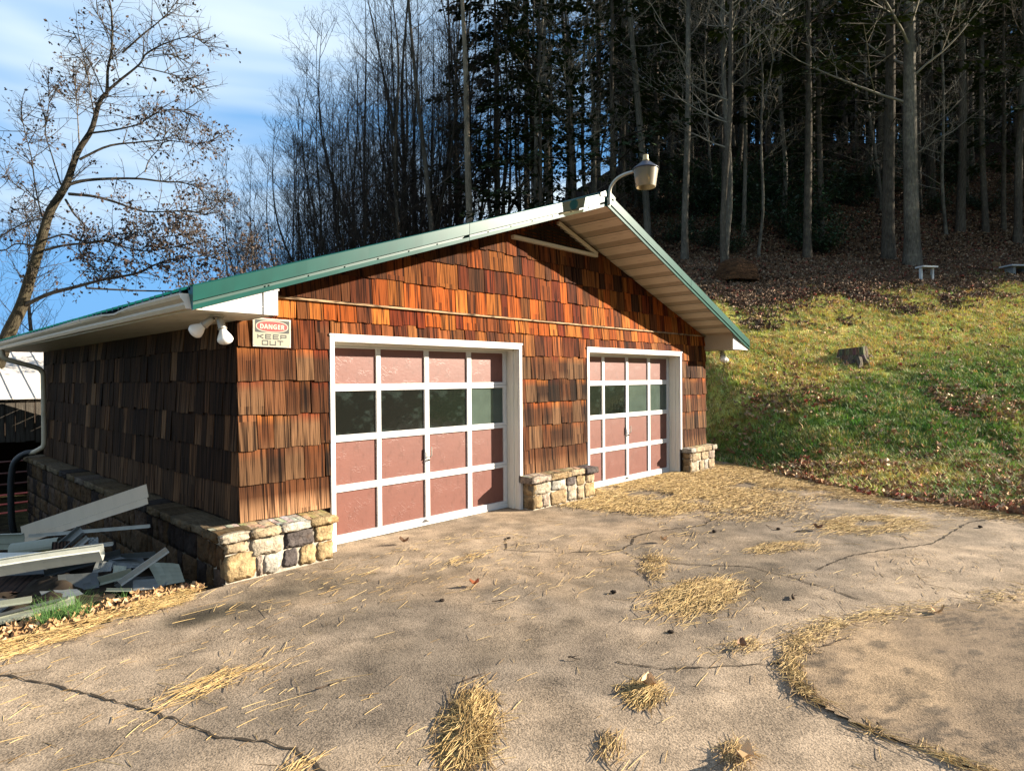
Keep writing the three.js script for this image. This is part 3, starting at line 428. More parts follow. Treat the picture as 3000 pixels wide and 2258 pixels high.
// roof: ribbed metal sheets, ridge cap, rake trim, boarded soffit, boxed eaves
{
  const roof = new THREE.Group(); roof.name = 'roof'; garage.add(roof);
  const EL = -0.66, ER = 9.88, RB = BACK - 0.35, sl = 0.336;
  for (const side of [-1, 1]) {
    const xe = side < 0 ? EL : ER, n = 10, z0 = RB, z1 = side < 0 ? 0.74 : 0.64;
    for (let k = 0; k < n; k++) {
      const a = mix(z0, z1, k / n), b = mix(z0, z1, (k + 1) / n) - (k < n - 1 ? 0.002 : 0), g = new G(), last = k === n - 1, P = (x, dy, z) => [x, roofTop(x) + dy, z];
      const za = (x) => (last ? frontZ(x) - 0.012 : b);
      const lift = (k % 2) * 0.0015, q = (x0, x1, zz0, zz1, d0, d1) => g.quad(P(x0, d0 + lift, zz0[0]), P(x0, d1 + lift, zz0[1]), P(x1, d1 + lift, zz1[1]), P(x1, d0 + lift, zz1[0]));
      const NX = 6; for (let m = 0; m < NX; m++) { const xa = mix(RIDGE, xe, m / NX), xb = mix(RIDGE, xe, (m + 1) / NX); q(xa, xb, [a, za(xa)], [a, za(xb)], 0, 0); q(xa, xb, [a, za(xa)], [a, za(xb)], -0.012, -0.012); }
      for (let rz = a + 0.02; rz < b - 0.02; rz += 0.2) { q(RIDGE, xe, [rz, rz + 0.016], [rz, rz + 0.016], 0, 0.022); q(RIDGE, xe, [rz + 0.016, rz + 0.034], [rz + 0.016, rz + 0.034], 0.022, 0.022); q(RIDGE, xe, [rz + 0.034, rz + 0.05], [rz + 0.034, rz + 0.05], 0.022, 0); const e = P(xe, 0, rz); g.quad([e[0], e[1] - 0.012, rz], [e[0], e[1] + 0.022, rz + 0.016], [e[0], e[1] + 0.022, rz + 0.034], [e[0], e[1] - 0.012, rz + 0.05]); }
      part('roof_sheet', g.build(), M.green, roof);
    }
    // rake trim: upper face, dark shadow groove, lower drip leg, in lengths
    const cuts = side < 0 ? [xe, 2.15, RIDGE] : [RIDGE, 7.2, xe];
    for (let k = 0; k < 2; k++) {
      const g = new G(), gd = new G(), N = 9, xa = cuts[k] + (k ? 0.003 : 0), xb = cuts[k + 1], rr = rng(600 + k + side);
      for (let m = 0; m < N; m++) {
        const x0 = mix(xa, xb, m / N), x1 = mix(xa, xb, (m + 1) / N), wob = (x) => Math.sin(x * 5.1 + k) * 0.0012, z = (x, d) => frontZ(x) + d + wob(x);
        const Y = (x, d) => roofTop(x) + d;
        const strip = (G2, da, za, db, zb) => G2.quad([x0, Y(x0, da), z(x0, za)], [x1, Y(x1, da), z(x1, za)], [x1, Y(x1, db), z(x1, zb)], [x0, Y(x0, db), z(x0, zb)]);
        strip(g, -0.105, 0.008, 0.012, 0.012); strip(g, 0.012, 0.012, 0.02, 0.0); strip(g, 0.02, 0.0, 0.014, -0.12); strip(g, 0.014, -0.12, 0.001, -0.12);
        strip(gd, -0.105, 0.008, -0.106, -0.03); strip(gd, -0.134, -0.03, -0.106, -0.03);
        strip(g, -0.17, 0.006, -0.134, 0.008); strip(g, -0.134, 0.008, -0.134, -0.03); strip(g, -0.17, -0.014, -0.17, 0.006);
      }
      g.quad([xa, roofTop(xa) - 0.17, frontZ(xa) + 0.006], [xa, roofTop(xa) + 0.012, frontZ(xa) + 0.012], [xa, roofTop(xa) + 0.012, frontZ(xa) - 0.1], [xa, roofTop(xa) - 0.17, frontZ(xa) - 0.02]);
      g.quad([xb, roofTop(xb) - 0.17, frontZ(xb) + 0.006], [xb, roofTop(xb) + 0.012, frontZ(xb) + 0.012], [xb, roofTop(xb) + 0.012, frontZ(xb) - 0.1], [xb, roofTop(xb) - 0.17, frontZ(xb) - 0.02]);
      const f = part('rake_trim', g.build(), M.green, roof); part('trim_groove', gd.build(), M.greenDark, roof);
    }
    // underside
    for (let x = RIDGE + side * 0.006, k = 0; side * (xe - side * 0.58 - x) > 0.02; k++) {
      const w = Math.min(0.357, side * (xe - side * 0.58 - x)), x1 = x + side * (w - 0.004), g = new G(), gb = new G();
      const S = (G2, a, b, d) => { const p = [[a, soff(a) + d, -0.012], [b, soff(b) + d, -0.012], [b, soff(b) + d, frontZ(b) - 0.02], [a, soff(a) + d, frontZ(a) - 0.02]]; G2.quad(...p); };
      const m1 = mix(x, x1, 0.45), m2 = mix(x, x1, 0.86); S(g, x, m1, 0); S(g, m2, x1, 0); S(gb, m1, m2, 0.006); g.quad([m1, soff(m1), 0], [m1, soff(m1), frontZ(m1) - 0.02], [m1, soff(m1) + 0.006, frontZ(m1) - 0.02], [m1, soff(m1) + 0.006, 0]);
      g.quad([x1, soff(x1), 0], [x1, soff(x1), frontZ(x1) - 0.02], [x1, soff(x1) + 0.02, frontZ(x1) - 0.02], [x1, soff(x1) + 0.02, 0]);
      part('soffit_board', g.build(), M.soffitA, roof); part('soffit_vent_strip', gb.build(), M.soffitB, roof); x += side * w;
    }
    { const g = new G(), xa = RIDGE, xb = side < 0 ? 0 : WX, d = 0.012; g.quad([xa, soff(xa) + d + 0.012, -0.1], [xb, soff(xb) + d + 0.012, -0.1], [xb, soff(xb) + d + 0.012, 0.9], [xa, soff(xa) + d + 0.012, 0.9]); }
  }
  part('ridge_cap', (() => { const g = new G(); for (const s of [-1, 1]) { const x = RIDGE + s * 0.17; g.quad([RIDGE, roofTop(RIDGE) + 0.045, RB], [RIDGE, roofTop(RIDGE) + 0.045, 0.945], [x, roofTop(x) + 0.03, 0.94], [x, roofTop(x) + 0.03, RB]); g.quad([RIDGE, roofTop(RIDGE) + 0.045, 0.945], [RIDGE, roofTop(RIDGE) - 0.05, 0.945], [x, roofTop(x) - 0.01, 0.938], [x, roofTop(x) + 0.03, 0.938]); } return g.build(); })(), M.green, roof);
  // boxed eaves
  const box = new THREE.Group(); box.name = 'eave_box'; garage.add(box);
  const yb = 2.338;
  part('eave_soffit', boxG(-0.63, yb, BACK - 0.3, 0.0, yb + 0.012, 0.7), M.soffitPlain, box);
  { const g = new G(), z = 0.702; const xs = [-0.58, -0.4, -0.2, 0.032]; for (let k = 0; k < 3; k++) { const a = xs[k], b = xs[k + 1]; g.quad([a, yb, z], [b, yb, z], [b, roofTop(b) - 0.16, z], [a, Math.max(yb + 0.001, roofTop(a) - 0.16), z]); } part('eave_return', g.build(), M.white, box); }
  part('eave_return_board', bevelBox(-0.09, yb - 0.004, 0.7, 0.036, 2.545, 0.712, 0.003), M.white, box); part('eave_return_lap', bevelBox(-0.3, 2.395, 0.7, -0.092, 2.4, 0.708, 0.002), M.white, box);
  part('eave_return_side', bevelBox(0.014, yb - 0.003, 0.01, 0.034, 2.55, 0.7, 0.003), M.white, box); part('eave_return_cap', bevelBox(-0.02, 2.545, 0.1, 0.046, 2.56, 0.718, 0.003), M.white, box);
  const box2 = new THREE.Group(); box2.name = 'eave_box'; garage.add(box2);
  part('eave_soffit', boxG(WX - 0.02, yb - 0.02, BACK - 0.3, 9.85, yb - 0.008, 0.6), M.soffitPlain, box2);
  part('eave_return_side', bevelBox(WX - 0.03, yb - 0.022, 0.02, WX - 0.012, soff(WX - 0.03) + 0.02, 0.6, 0.003), std(0.34, 0.26, 0.165, 0.7), box2);
  { const g = new G(); g.quad([WX - 0.03, yb - 0.022, 0.606], [9.84, yb - 0.022, 0.606], [9.84, yb + 0.0, 0.606], [WX - 0.03, roofTop(WX) - 0.14, 0.606]); part('eave_return', g.build(), M.white, box2); }
  // gutter with end cap, downspout
  const gut = new THREE.Group(); gut.name = 'gutter'; garage.add(gut);
  const prof = [[0.0, 0.12], [0.0, 0.0], [-0.075, 0.0], [-0.088, 0.03], [-0.088, 0.05], [-0.112, 0.078], [-0.122, 0.1], [-0.122, 0.118]], GX = -0.6, GY = 2.348;
  for (const [za, zb, dy0, dy1] of [[0.62, -2.4, 0, 0.004], [-2.41, -5.4, 0.006, 0.002], [-5.41, BACK - 0.3, 0.004, -0.004]]) {
    const g = new G(), N = 14; for (let k = 0; k < N; k++) for (let m = 0; m < prof.length - 1; m++) { const A = (t, i) => { const z = mix(za, zb, t); return [GX + prof[i][0] + Math.sin(z * 3.3) * 0.002, GY + prof[i][1] + mix(dy0, dy1, t) + (i > 5 ? Math.sin(z * 2.1 + 1) * 0.004 - 0.022 * Math.exp(-(((z + 1.15) / 0.25) ** 2)) : 0), z]; }; g.quad(A(k / N, m), A((k + 1) / N, m), A((k + 1) / N, m + 1), A(k / N, m + 1)); }
    part('gutter_length', g.build(), M.gutter, gut);
  }
  { const s = new THREE.ShapeGeometry(new THREE.Shape(prof.map(([x, y]) => new THREE.Vector2(x, y)))); s.translate(GX, GY, 0.622); part('end_cap', s, M.aluWhite, gut); part('end_cap', bevelBox(GX - 0.02, GY - 0.002, 0.55, GX + 0.004, GY + 0.12, 0.626, 0.004), M.aluWhite, gut); }
  const dn = new G(), bend = (pts) => new THREE.CatmullRomCurve3(pts, false, 'catmullrom', 0.25).getPoints(26), pts = bend([V(-0.65, 2.36, -7.95), V(-0.645, 2.27, -7.95), V(-0.6, 2.19, -7.94), V(-0.16, 2.04, -7.9), V(-0.09, 1.95, -7.9), V(-0.085, 1.8, -7.9), V(-0.085, 0.78, -7.9), V(-0.1, 0.64, -7.92), V(-0.2, 0.56, -8.0), V(-0.27, 0.53, -8.06)]);
  dn.tube(pts, pts.map(() => 0.042), 8, [1, 1, 1], true); part('downspout', dn.build(), M.gutter, gut);
  // gable vent
  const vent = new THREE.Group(); vent.name = 'gable_vent'; garage.add(vent);
  part('vent_back', (() => { const s = prism([[3.68, 3.71], [5.53, 3.71], [4.61, 4.03]], 0.004); s.translate(0, 0, 0.014); return s; })(), M.backing, vent);
  for (let y = 3.72; y < 4.0; y += 0.042) { const hw = Math.max(0.03, (4.02 - y) / 0.345 - 0.02), g = new G(); g.quad([4.61 - hw, y, 0.055], [4.61 + hw, y, 0.055], [4.61 + hw, y + 0.034, 0.022], [4.61 - hw, y + 0.034, 0.022]); g.quad([4.61 - hw, y - 0.003, 0.055], [4.61 + hw, y - 0.003, 0.055], [4.61 + hw, y, 0.055], [4.61 - hw, y, 0.055]); part('louvre', g.build(), M.backing, vent); }  // louvres near black: the soffit shade is put into their colour
  part('vent_sill', bevelBox(3.66, 3.655, 0.012, 5.56, 3.705, 0.075, 0.005), M.soffitA, vent);
  { const g = new RoundedBoxGeometry(1.0, 0.055, 0.06, 2, 0.005); g.rotateZ(-Math.atan(0.345)); g.translate(5.09, 3.865, 0.045); part('vent_trim', g, M.soffitA, vent); }
}

// ---------------------------------------------------------------- fixtures on the garage
{ // danger sign
  const s = thing('warning_sign', 'small metal DANGER KEEP OUT sign at the corner of the shingled wall', 'sign', [0.3, 2.236, 0.054]); s.rotation.z = -0.012;
  part('plate', bevelBox(-0.187, -0.134, -0.003, 0.187, 0.134, 0, 0.0014), M.aluWhite, s);
  const c = document.createElement('canvas'); c.width = 740; c.height = 528; const x = c.getContext('2d');
  const rr = (X, Y, W, Hh, r) => { x.beginPath(); x.moveTo(X + r, Y); x.lineTo(X + W - r, Y); x.quadraticCurveTo(X + W, Y, X + W, Y + r); x.lineTo(X + W, Y + Hh - r); x.quadraticCurveTo(X + W, Y + Hh, X + W - r, Y + Hh); x.lineTo(X + r, Y + Hh); x.quadraticCurveTo(X, Y + Hh, X, Y + Hh - r); x.lineTo(X, Y + r); x.quadraticCurveTo(X, Y, X + r, Y); x.closePath(); };
  const ell = (cx, cy, a, b) => { x.beginPath(); for (let k = 0; k <= 80; k++) { const t = (k / 80) * 2 * Math.PI, ct = Math.cos(t), st = Math.sin(t), px = cx + a * Math.sign(ct) * Math.abs(ct) ** 0.82, py = cy + b * Math.sign(st) * Math.abs(st) ** 0.82; k ? x.lineTo(px, py) : x.moveTo(px, py); } x.closePath(); };
  x.fillStyle = '#b8b39a'; x.fillRect(0, 0, 740, 528);
  x.fillStyle = '#1d2420'; rr(26, 24, 688, 240, 22); x.fill();
  x.fillStyle = '#d9cdb6'; ell(370, 144, 322, 112); x.fill(); x.fillStyle = '#a8261f'; ell(370, 144, 306, 98); x.fill();
  const word = (t, cx, cy, px, W, col) => { x.save(); x.font = 'bold ' + px + 'px sans-serif'; x.textAlign = 'center'; x.textBaseline = 'middle'; const m = x.measureText(t).width; x.translate(cx, cy); x.scale(W / m, 1); x.fillStyle = col; x.fillText(t, 0, 0); x.restore(); };
  word('DANGER', 370, 147, 128, 500, '#e6dcc6');
  const block = (t, x0, y0, W, Hh, lw) => { // wide block capitals, drawn as strokes
    x.strokeStyle = '#20241f'; x.lineWidth = lw; x.lineJoin = 'miter'; const n = t.length, cw = W / n, gap = cw * 0.22, P = (i, pts) => { x.beginPath(); pts.forEach(([a, b], k) => { const X = x0 + i * cw + a * (cw - gap), Y = y0 + b * Hh; k ? x.lineTo(X, Y) : x.moveTo(X, Y); }); x.stroke(); };
    [...t].forEach((ch, i) => { if (ch === 'K') { P(i, [[0.05, 0], [0.05, 1]]); P(i, [[0.98, 0.02], [0.3, 0.5], [0.98, 0.98]]); P(i, [[0.05, 0.5], [0.32, 0.5]]); } if (ch === 'E') { P(i, [[1, 0.04], [0.05, 0.04], [0.05, 0.96], [1, 0.96]]); P(i, [[0.05, 0.5], [0.9, 0.5]]); } if (ch === 'P') P(i, [[0.05, 1], [0.05, 0.04], [0.95, 0.04], [0.95, 0.55], [0.05, 0.55]]); if (ch === 'O') P(i, [[0.05, 0.04], [0.95, 0.04], [0.95, 0.96], [0.05, 0.96], [0.05, 0.01]]); if (ch === 'U') P(i, [[0.05, 0], [0.05, 0.96], [0.95, 0.96], [0.95, 0]]); if (ch === 'T') { P(i, [[0, 0.04], [1, 0.04]]); P(i, [[0.5, 0.04], [0.5, 1]]); } });
  };
  block('KEEP', 78, 300, 610, 82, 22); block('OUT', 165, 416, 460, 84, 22);
  const t = new THREE.CanvasTexture(c); t.colorSpace = THREE.SRGBColorSpace;
  const g = new THREE.PlaneGeometry(0.366, 0.261); g.translate(0, 0, 0.0012); part('sign_face', g, new THREE.MeshStandardMaterial({ map: t, roughness: 0.6, color: new THREE.Color().setRGB(0.5, 0.5, 0.5) }), s);
  for (const [a, b] of [[-0.172, 0.12], [0.172, 0.12], [-0.172, -0.12], [0.172, -0.12]]) { const n = new THREE.CylinderGeometry(0.005, 0.005, 0.004, 8); n.rotateX(Math.PI / 2); n.translate(a, b, 0.003); part('screw', n, M.galv, s); }
}
const lathe = (pts, n = 20) => new THREE.LatheGeometry(pts.map(([r, y]) => new THREE.Vector2(r, y)), n);
function twinFlood(pos, label, tilt) {
  const s = thing('floodlight', label, 'floodlight', pos, 0, null);
  const b = new THREE.CylinderGeometry(0.055, 0.06, 0.025, 16); b.translate(0, -0.012, 0); part('base_plate', b, M.galv, s);
  for (const [dx, dz, lean, yaw] of tilt) {
    const h = new THREE.Group(); h.name = 'lamp_head'; s.add(h); h.position.set(dx * 0.3, -0.03, dz * 0.3); h.rotation.order = 'YXZ'; h.rotation.set(lean, yaw, 0);
    part('socket', lathe([[0.02, 0], [0.03, -0.02], [0.032, -0.085], [0.037, -0.09], [0.037, -0.1], [0.0, -0.1]]), M.galv, h);
    part('bulb', lathe([[0.026, -0.1], [0.032, -0.12], [0.05, -0.15], [0.062, -0.18], [0.063, -0.195], [0.05, -0.215], [0.028, -0.226], [0, -0.23]], 24), M.bulb, h);
  }
}
twinFlood([-0.37, 2.338, 0.46], 'two white bulbs under the eave beside the warning sign', [[0.04, 0.04, -0.25, 0.7], [-0.06, -0.12, 0.95, 0.75]]);
twinFlood([9.55, 2.318, 0.2], 'pale floodlight bulb under the far eave above the lawn', [[0, 0.03, -0.35, 0.5], [0.03, -0.06, 0.6, 2.3]]);
{ // yard light on a bent arm at the gable peak
  const s = thing('yard_light', 'old yard light with ribbed glass shade on a curved arm at the gable peak', 'lamp', [4.6, 4.2, 0.94]);
  const c = new THREE.CatmullRomCurve3([V(0, -0.09, 0.02), V(0, 0.06, 0.02), V(0, 0.15, 0.045), V(0, 0.225, 0.13), V(0, 0.26, 0.25), V(0, 0.268, 0.42)]), p = c.getPoints(26), g = new G(); g.tube(p, p.map(() => 0.021), 12, [1, 1, 1], true); part('arm', g.build(), M.galv, s);
  const L = V(0, 0.0, 0.58);
  const cap = lathe([[0.0, 0.36], [0.04, 0.358], [0.062, 0.345], [0.085, 0.325], [0.12, 0.3], [0.155, 0.272], [0.166, 0.262], [0.168, 0.252], [0.15, 0.248]], 28); cap.translate(L.x, 0, L.z); part('hood', cap, std(0.05, 0.055, 0.075, 0.4, { metalness: 0.4 }), s);
  const cell = lathe([[0.0, 0.435], [0.034, 0.435], [0.036, 0.43], [0.036, 0.38], [0.042, 0.378], [0.042, 0.355], [0, 0.355]], 16); cell.translate(L.x, 0, L.z); part('light_sensor', cell, std(0.5, 0.38, 0.2, 0.6), s);
  const prof = []; for (let k = 0; k <= 22; k++) { const t = k / 22; prof.push([mix(0.156, 0.122, t) + (k % 2 ? 0.002 : -0.002), mix(0.25, 0.02, t)]); }
  const sh = lathe(prof, 30); sh.translate(L.x, 0, L.z); part('glass_shade', sh, new THREE.MeshPhysicalMaterial({ color: new THREE.Color().setRGB(0.32, 0.25, 0.14), roughness: 0.4, transmission: 0.65, thickness: 0, side: THREE.DoubleSide }), s);
  const bl = lathe([[0.018, 0.25], [0.02, 0.19], [0.05, 0.15], [0.052, 0.11], [0.03, 0.07], [0, 0.062]], 16); bl.translate(L.x, 0, L.z); part('bulb', bl, M.bulb, s);
  const st = bevelBox(-0.03, -0.1, 0.0, 0.03, -0.02, 0.012, 0.003); part('bracket', st, M.galv, s);
}
{ // corrugated drain hose
  const s = new G(), pts = new THREE.CatmullRomCurve3([V(-0.2, 0.545, -8.03), V(-0.34, 0.52, -8.1), V(-0.46, 0.4, -8.16), V(-0.51, 0.15, -8.2), V(-0.52, -0.3, -8.22), V(-0.5, -0.75, -8.25), V(-0.44, -1.0, -8.3)]).getPoints(120);
  s.tube(pts, pts.map((q, k) => (k % 2 ? 0.055 : 0.048)), 12, [1, 1, 1]); tag(part('drain_hose', s.build(), M.blackPlastic), 'black corrugated drain hose bending down from the downspout', 'hose');
}

// ---------------------------------------------------------------- shed and gate behind, at the far left
{
  const s = thing('shed', 'grey wooden shed with a pale metal roof behind the garage', 'shed');
  const Z = -13.8, X0 = -7, X1 = 3.2, r = rng(33), tin = std(0.66, 0.6, 0.54, 0.5, { map: metalT }), wood = std(0.09, 0.08, 0.068, 0.9, { map: woodT, bumpMap: woodB, bumpScale: 0.01 });
  const rf = new THREE.Group(); rf.name = 'roof'; s.add(rf);
  for (let x = X0; x < X1; x += 0.46) { const g = new G(), b = x + 0.455, ya = 1.38, yb = 2.95, zb = Z - 3.9; g.quad([x, ya, Z + 0.1], [b, ya, Z + 0.1], [b, yb, zb], [x, yb, zb]); for (const q of [b - 0.03]) { g.quad([q, ya + 0.03, Z + 0.1], [b, ya + 0.03, Z + 0.1], [b, yb + 0.03, zb], [q, yb + 0.03, zb]); g.quad([q, ya, Z + 0.1], [q, ya + 0.03, Z + 0.1], [q, yb + 0.03, zb], [q, yb, zb]); } part('roof_sheet', g.build(), tin, rf); }
  { const g = new G(); for (let k = 0; k < 6; k++) { const a = 0.35 + k * 0.32; g.quad([a, 1.36 - k * 0.1, Z + 0.15], [a + 0.3, 1.36 - (k + 1) * 0.1, Z + 0.15], [a + 0.3, 1.36 - (k + 1) * 0.1 + 0.12, Z + 0.9], [a, 1.36 - k * 0.1 + 0.12, Z + 0.9]); } }
  for (let k = 0; k < 5; k++) { const g = new G(), a = 0.3 + k * 0.36, b = a + 0.35, y = (q) => 1.36 - (q - 0.3) * 0.42; g.quad([a, y(a) - 0.03, Z + 0.9], [b, y(b) - 0.03, Z + 0.9], [b, y(b), Z + 0.08], [a, y(a), Z + 0.08]); part('lean_to_sheet', g.build(), tin, rf); }
  const wl = new THREE.Group(); wl.name = 'wall'; s.add(wl);
  for (let x = X0 + 0.2; x < X1 - 0.2; x += 0.2) part('plank', bevelBox(x, 0.3 + (r() - 0.5) * 0.06, Z - 0.1, x + 0.19 - r() * 0.012, 1.36, Z - 0.07 + r() * 0.012, 0.004), wood, wl);
  for (const x of [X0 + 0.3, -3.6, -1.2, 1.6]) part('post', bevelBox(x, -1.6, Z - 0.25, x + 0.14, 1.3, Z - 0.11), wood, s);
  part('rear_wall', boxG(X0, -1.7, Z - 4, X1, 2.7, Z - 3.9), M.backing, s); part('end_wall', boxG(X0, -1.7, Z - 3.9, X0 + 0.05, 1.4, Z - 0.1), M.backing, s); part('end_wall', boxG(X1 - 0.05, -1.7, Z - 3.9, X1, 1.4, Z - 0.1), M.backing, s);
}
{
  const s = thing('tube_gate', 'red tube gate seen past the back corner of the garage', 'gate', [-3.4, -1.2, -11.6]); const red = std(0.6, 0.11, 0.08, 0.5);
  for (const y of [0.14, 0.33, 0.53, 0.76, 1.0, 1.25]) { const g = new G(); g.tube([V(0, y, 0), V(3.9, y + 0.02, 0)], [0.021, 0.021], 8, [1, 1, 1], true); part('rail', g.build(), y < 0.6 ? red : std(0.1, 0.03, 0.02, 0.6), s); }  // sun and shade put into the paint: bright low rails, dark upper ones
  for (const x of [0, 1.95, 3.9]) { const g = new G(); g.tube([V(x, 0.1, 0.002), V(x, 1.3, 0.002)], [0.024, 0.024], 8, [1, 1, 1], true); part('upright', g.build(), red, s); }
}

// ---------------------------------------------------------------- trees
const BARK = [0.12, 0.1, 0.078], BARKP = [0.18, 0.16, 0.13], TWIG = [0.075, 0.06, 0.046], TWIGP = [0.21, 0.185, 0.145];
function twigs(g, r, o, dir, len, rad, depth, col, up = 0.25, spread = 0.75) { // a branch that forks into finer ones
  const n = depth > 1 ? 5 : 3, pts = [o.clone()], rads = [rad], d = dir.clone();
  for (let k = 1; k <= n; k++) { d.x += (r() - 0.5) * 0.35; d.z += (r() - 0.5) * 0.35; d.y += (r() - 0.5) * 0.3 + up * 0.12; d.normalize(); pts.push(pts[k - 1].clone().addScaledVector(d, len / n)); rads.push(rad * (1 - (0.72 * k) / n)); }
  g.tube(pts, rads, depth > 1 ? 4 : 3, col);
  const ends = [pts[n]];
  if (depth > 0) { const kids = depth > 1 ? 5 + ((r() * 3) | 0) : 3 + ((r() * 3) | 0); for (let k = 0; k < kids; k++) { const t = 0.22 + 0.76 * ((k + r() * 0.6) / kids), q = t * n, i = Math.min(n - 1, q | 0), p = pts[i].clone().lerp(pts[i + 1], q - i), ax = V().subVectors(pts[i + 1], pts[i]).normalize(), side = V(r() - 0.5, (r() - 0.5) * 0.7 + up * 0.4, r() - 0.5).normalize(); side.addScaledVector(ax, -side.dot(ax)).normalize(); const nd = ax.multiplyScalar(1 - spread * 0.55).addScaledVector(side, spread).normalize(); ends.push(...twigs(g, r, p, nd, len * (0.62 - t * 0.28), Math.max(0.006, rad * (1 - 0.7 * t) * 0.6), depth - 1, col, up, spread)); } }
  return ends;
}
function trunkLine(r, Ht, lean, curve, n = 20) { const pts = []; let x = 0, z = 0; const a = r() * 6.3, ph = r() * 6.3; for (let k = 0; k <= n; k++) { const t = k / n, y = Ht * t; pts.push(V(lean[0] * y + Math.cos(a) * (curve * (Math.sin(t * 3.2 + ph) - Math.sin(ph)) + curve * 0.3 * (Math.sin(t * 11 + ph * 2) - Math.sin(ph * 2))), y - (k ? 0 : 0.5), lean[1] * y + Math.sin(a) * (curve * (Math.sin(t * 4.1 + ph) - Math.sin(ph)) + curve * 0.3 * (Math.sin(t * 13 + ph) - Math.sin(ph))))); } return pts; }
const at = (pts, t) => { const q = clamp(t, 0, 0.9999) * (pts.length - 1), i = q | 0; return pts[i].clone().lerp(pts[i + 1], q - i); };
function bareTree(seed, Ht, r0, { lean = [0, 0], curve = 0.3, first = 0.3, limbs = 26, reach = 0.17, up = 0.5, bark = BARK, depth = 2, steep = 0.75, fork = 0, broken = false, twig = bark === BARKP ? TWIGP : TWIG } = {}) {
  const r = rng(seed), tg = new G(), cg = new G(), pts = trunkLine(r, Ht, lean, curve), rad = pts.map((_, k) => r0 * Math.pow(1 - k / (pts.length - 1 + (broken ? 3 : 0.4)), 0.75) * (k === 0 ? 1.35 : 1));
  tg.tube(pts, rad.map((q) => q * (0.94 + r() * 0.12)), 8, pts.map(() => { const q = 0.7 + r() * 0.6; return bark.map((c) => c * q); }));
  if (fork) { const k = Math.floor(pts.length * fork), p = pts[k], q = [p.clone()], a = r() * 6.3; for (let i = 1; i < 6; i++) q.push(V(p.x + Math.cos(a) * i * 0.55, p.y + ((Ht - p.y) * i) / 5.6, p.z + Math.sin(a) * i * 0.55)); tg.tube(q, q.map((_, i) => rad[k] * 0.75 * (1 - i / 6.2)), 7, bark); for (let i = 0; i < 8; i++) { const b = r() * 6.3, o = at(q, 0.3 + 0.65 * r()); twigs(cg, r, o, V(Math.cos(b), up + 0.3, Math.sin(b)).normalize(), Ht * reach * (0.4 + r() * 0.5), 0.03, depth, twig, up); } }
  for (let k = 0; k < limbs; k++) {
    const t = first + (1 - first) * Math.pow((k + r() * 0.8) / limbs, 0.9), o = at(pts, t), b = r() * 6.3 + k * 2.4, el = (steep + (r() - 0.5) * 0.6) * (0.5 + t * 0.6), L = Ht * reach * (1.15 - 0.75 * t) * (0.55 + r() * 0.7);
    twigs(cg, r, o, V(Math.cos(b), el, Math.sin(b)).normalize(), L, Math.max(0.012, r0 * 0.3 * (1.1 - t) * (0.6 + r() * 0.5)), depth, twig, up);
  }
  return [tg.build(), cg.build()];
}
function fanTree(seed, Ht, r0, n, twig = [0.05, 0.04, 0.034]) { // several stems from one foot, each arching out and up
  const r = rng(seed), tg = new G(), cg = new G();
  for (let s = 0; s < n; s++) {
    const a = (s / n) * 6.28 + r(), out = s ? 0.16 + r() * 0.3 : 0.04, h = Ht * (s ? 0.6 + r() * 0.4 : 1), q = [], N = 14; for (let k = 0; k <= N; k++) { const t = k / N, o = h * out * (Math.sin(t * 1.9) * 0.9) + 0.12 * Math.sin(t * 9 + s); q.push(V(Math.cos(a) * o, h * t - (k ? 0 : 0.4), Math.sin(a) * o)); }
    const rr = r0 * (s ? 0.55 + r() * 0.3 : 1); tg.tube(q, q.map((_, k) => Math.max(0.012, rr * (1 - k / (N + 1)))), 6, BARK.map((c) => c * 0.6));
    for (let k = 0; k < 17; k++) { const t = 0.12 + 0.85 * Math.pow((k + r()) / 17, 0.85), b = r() * 6.28, d = V(Math.cos(b) * 0.8 + Math.cos(a) * out, 0.75 + r() * 0.5, Math.sin(b) * 0.8 + Math.sin(a) * out).normalize(); twigs(cg, r, at(q, t), d, h * 0.3 * (1.1 - 0.75 * t) * (0.6 + r() * 0.6), Math.max(0.014, rr * 0.35 * (1.1 - t)), 2, twig, 0.5, 0.7); }
  }
  return [tg.build(), cg.build()];
}
function spray(g, r, o, out, L, col) { // a flat drooping hemlock spray: a few leaf-sized kites
  const side = V(-out.z, (r() - 0.5) * 0.7, out.x).normalize(), d = V(out.x, out.y - 0.25 + (r() - 0.5) * 0.7, out.z).normalize(), w = L * (0.22 + r() * 0.2), a = o, b = o.clone().addScaledVector(d, L * 0.55).addScaledVector(side, w), c = o.clone().addScaledVector(d, L), e = o.clone().addScaledVector(d, L * 0.55).addScaledVector(side, -w); c.y -= L * 0.15;
  const k = 0.6 + r() * 0.8, C = [col[0] * k, col[1] * k, col[2] * k]; g.quad([a.x, a.y, a.z], [b.x, b.y, b.z], [c.x, c.y, c.z], [e.x, e.y, e.z], C);
}
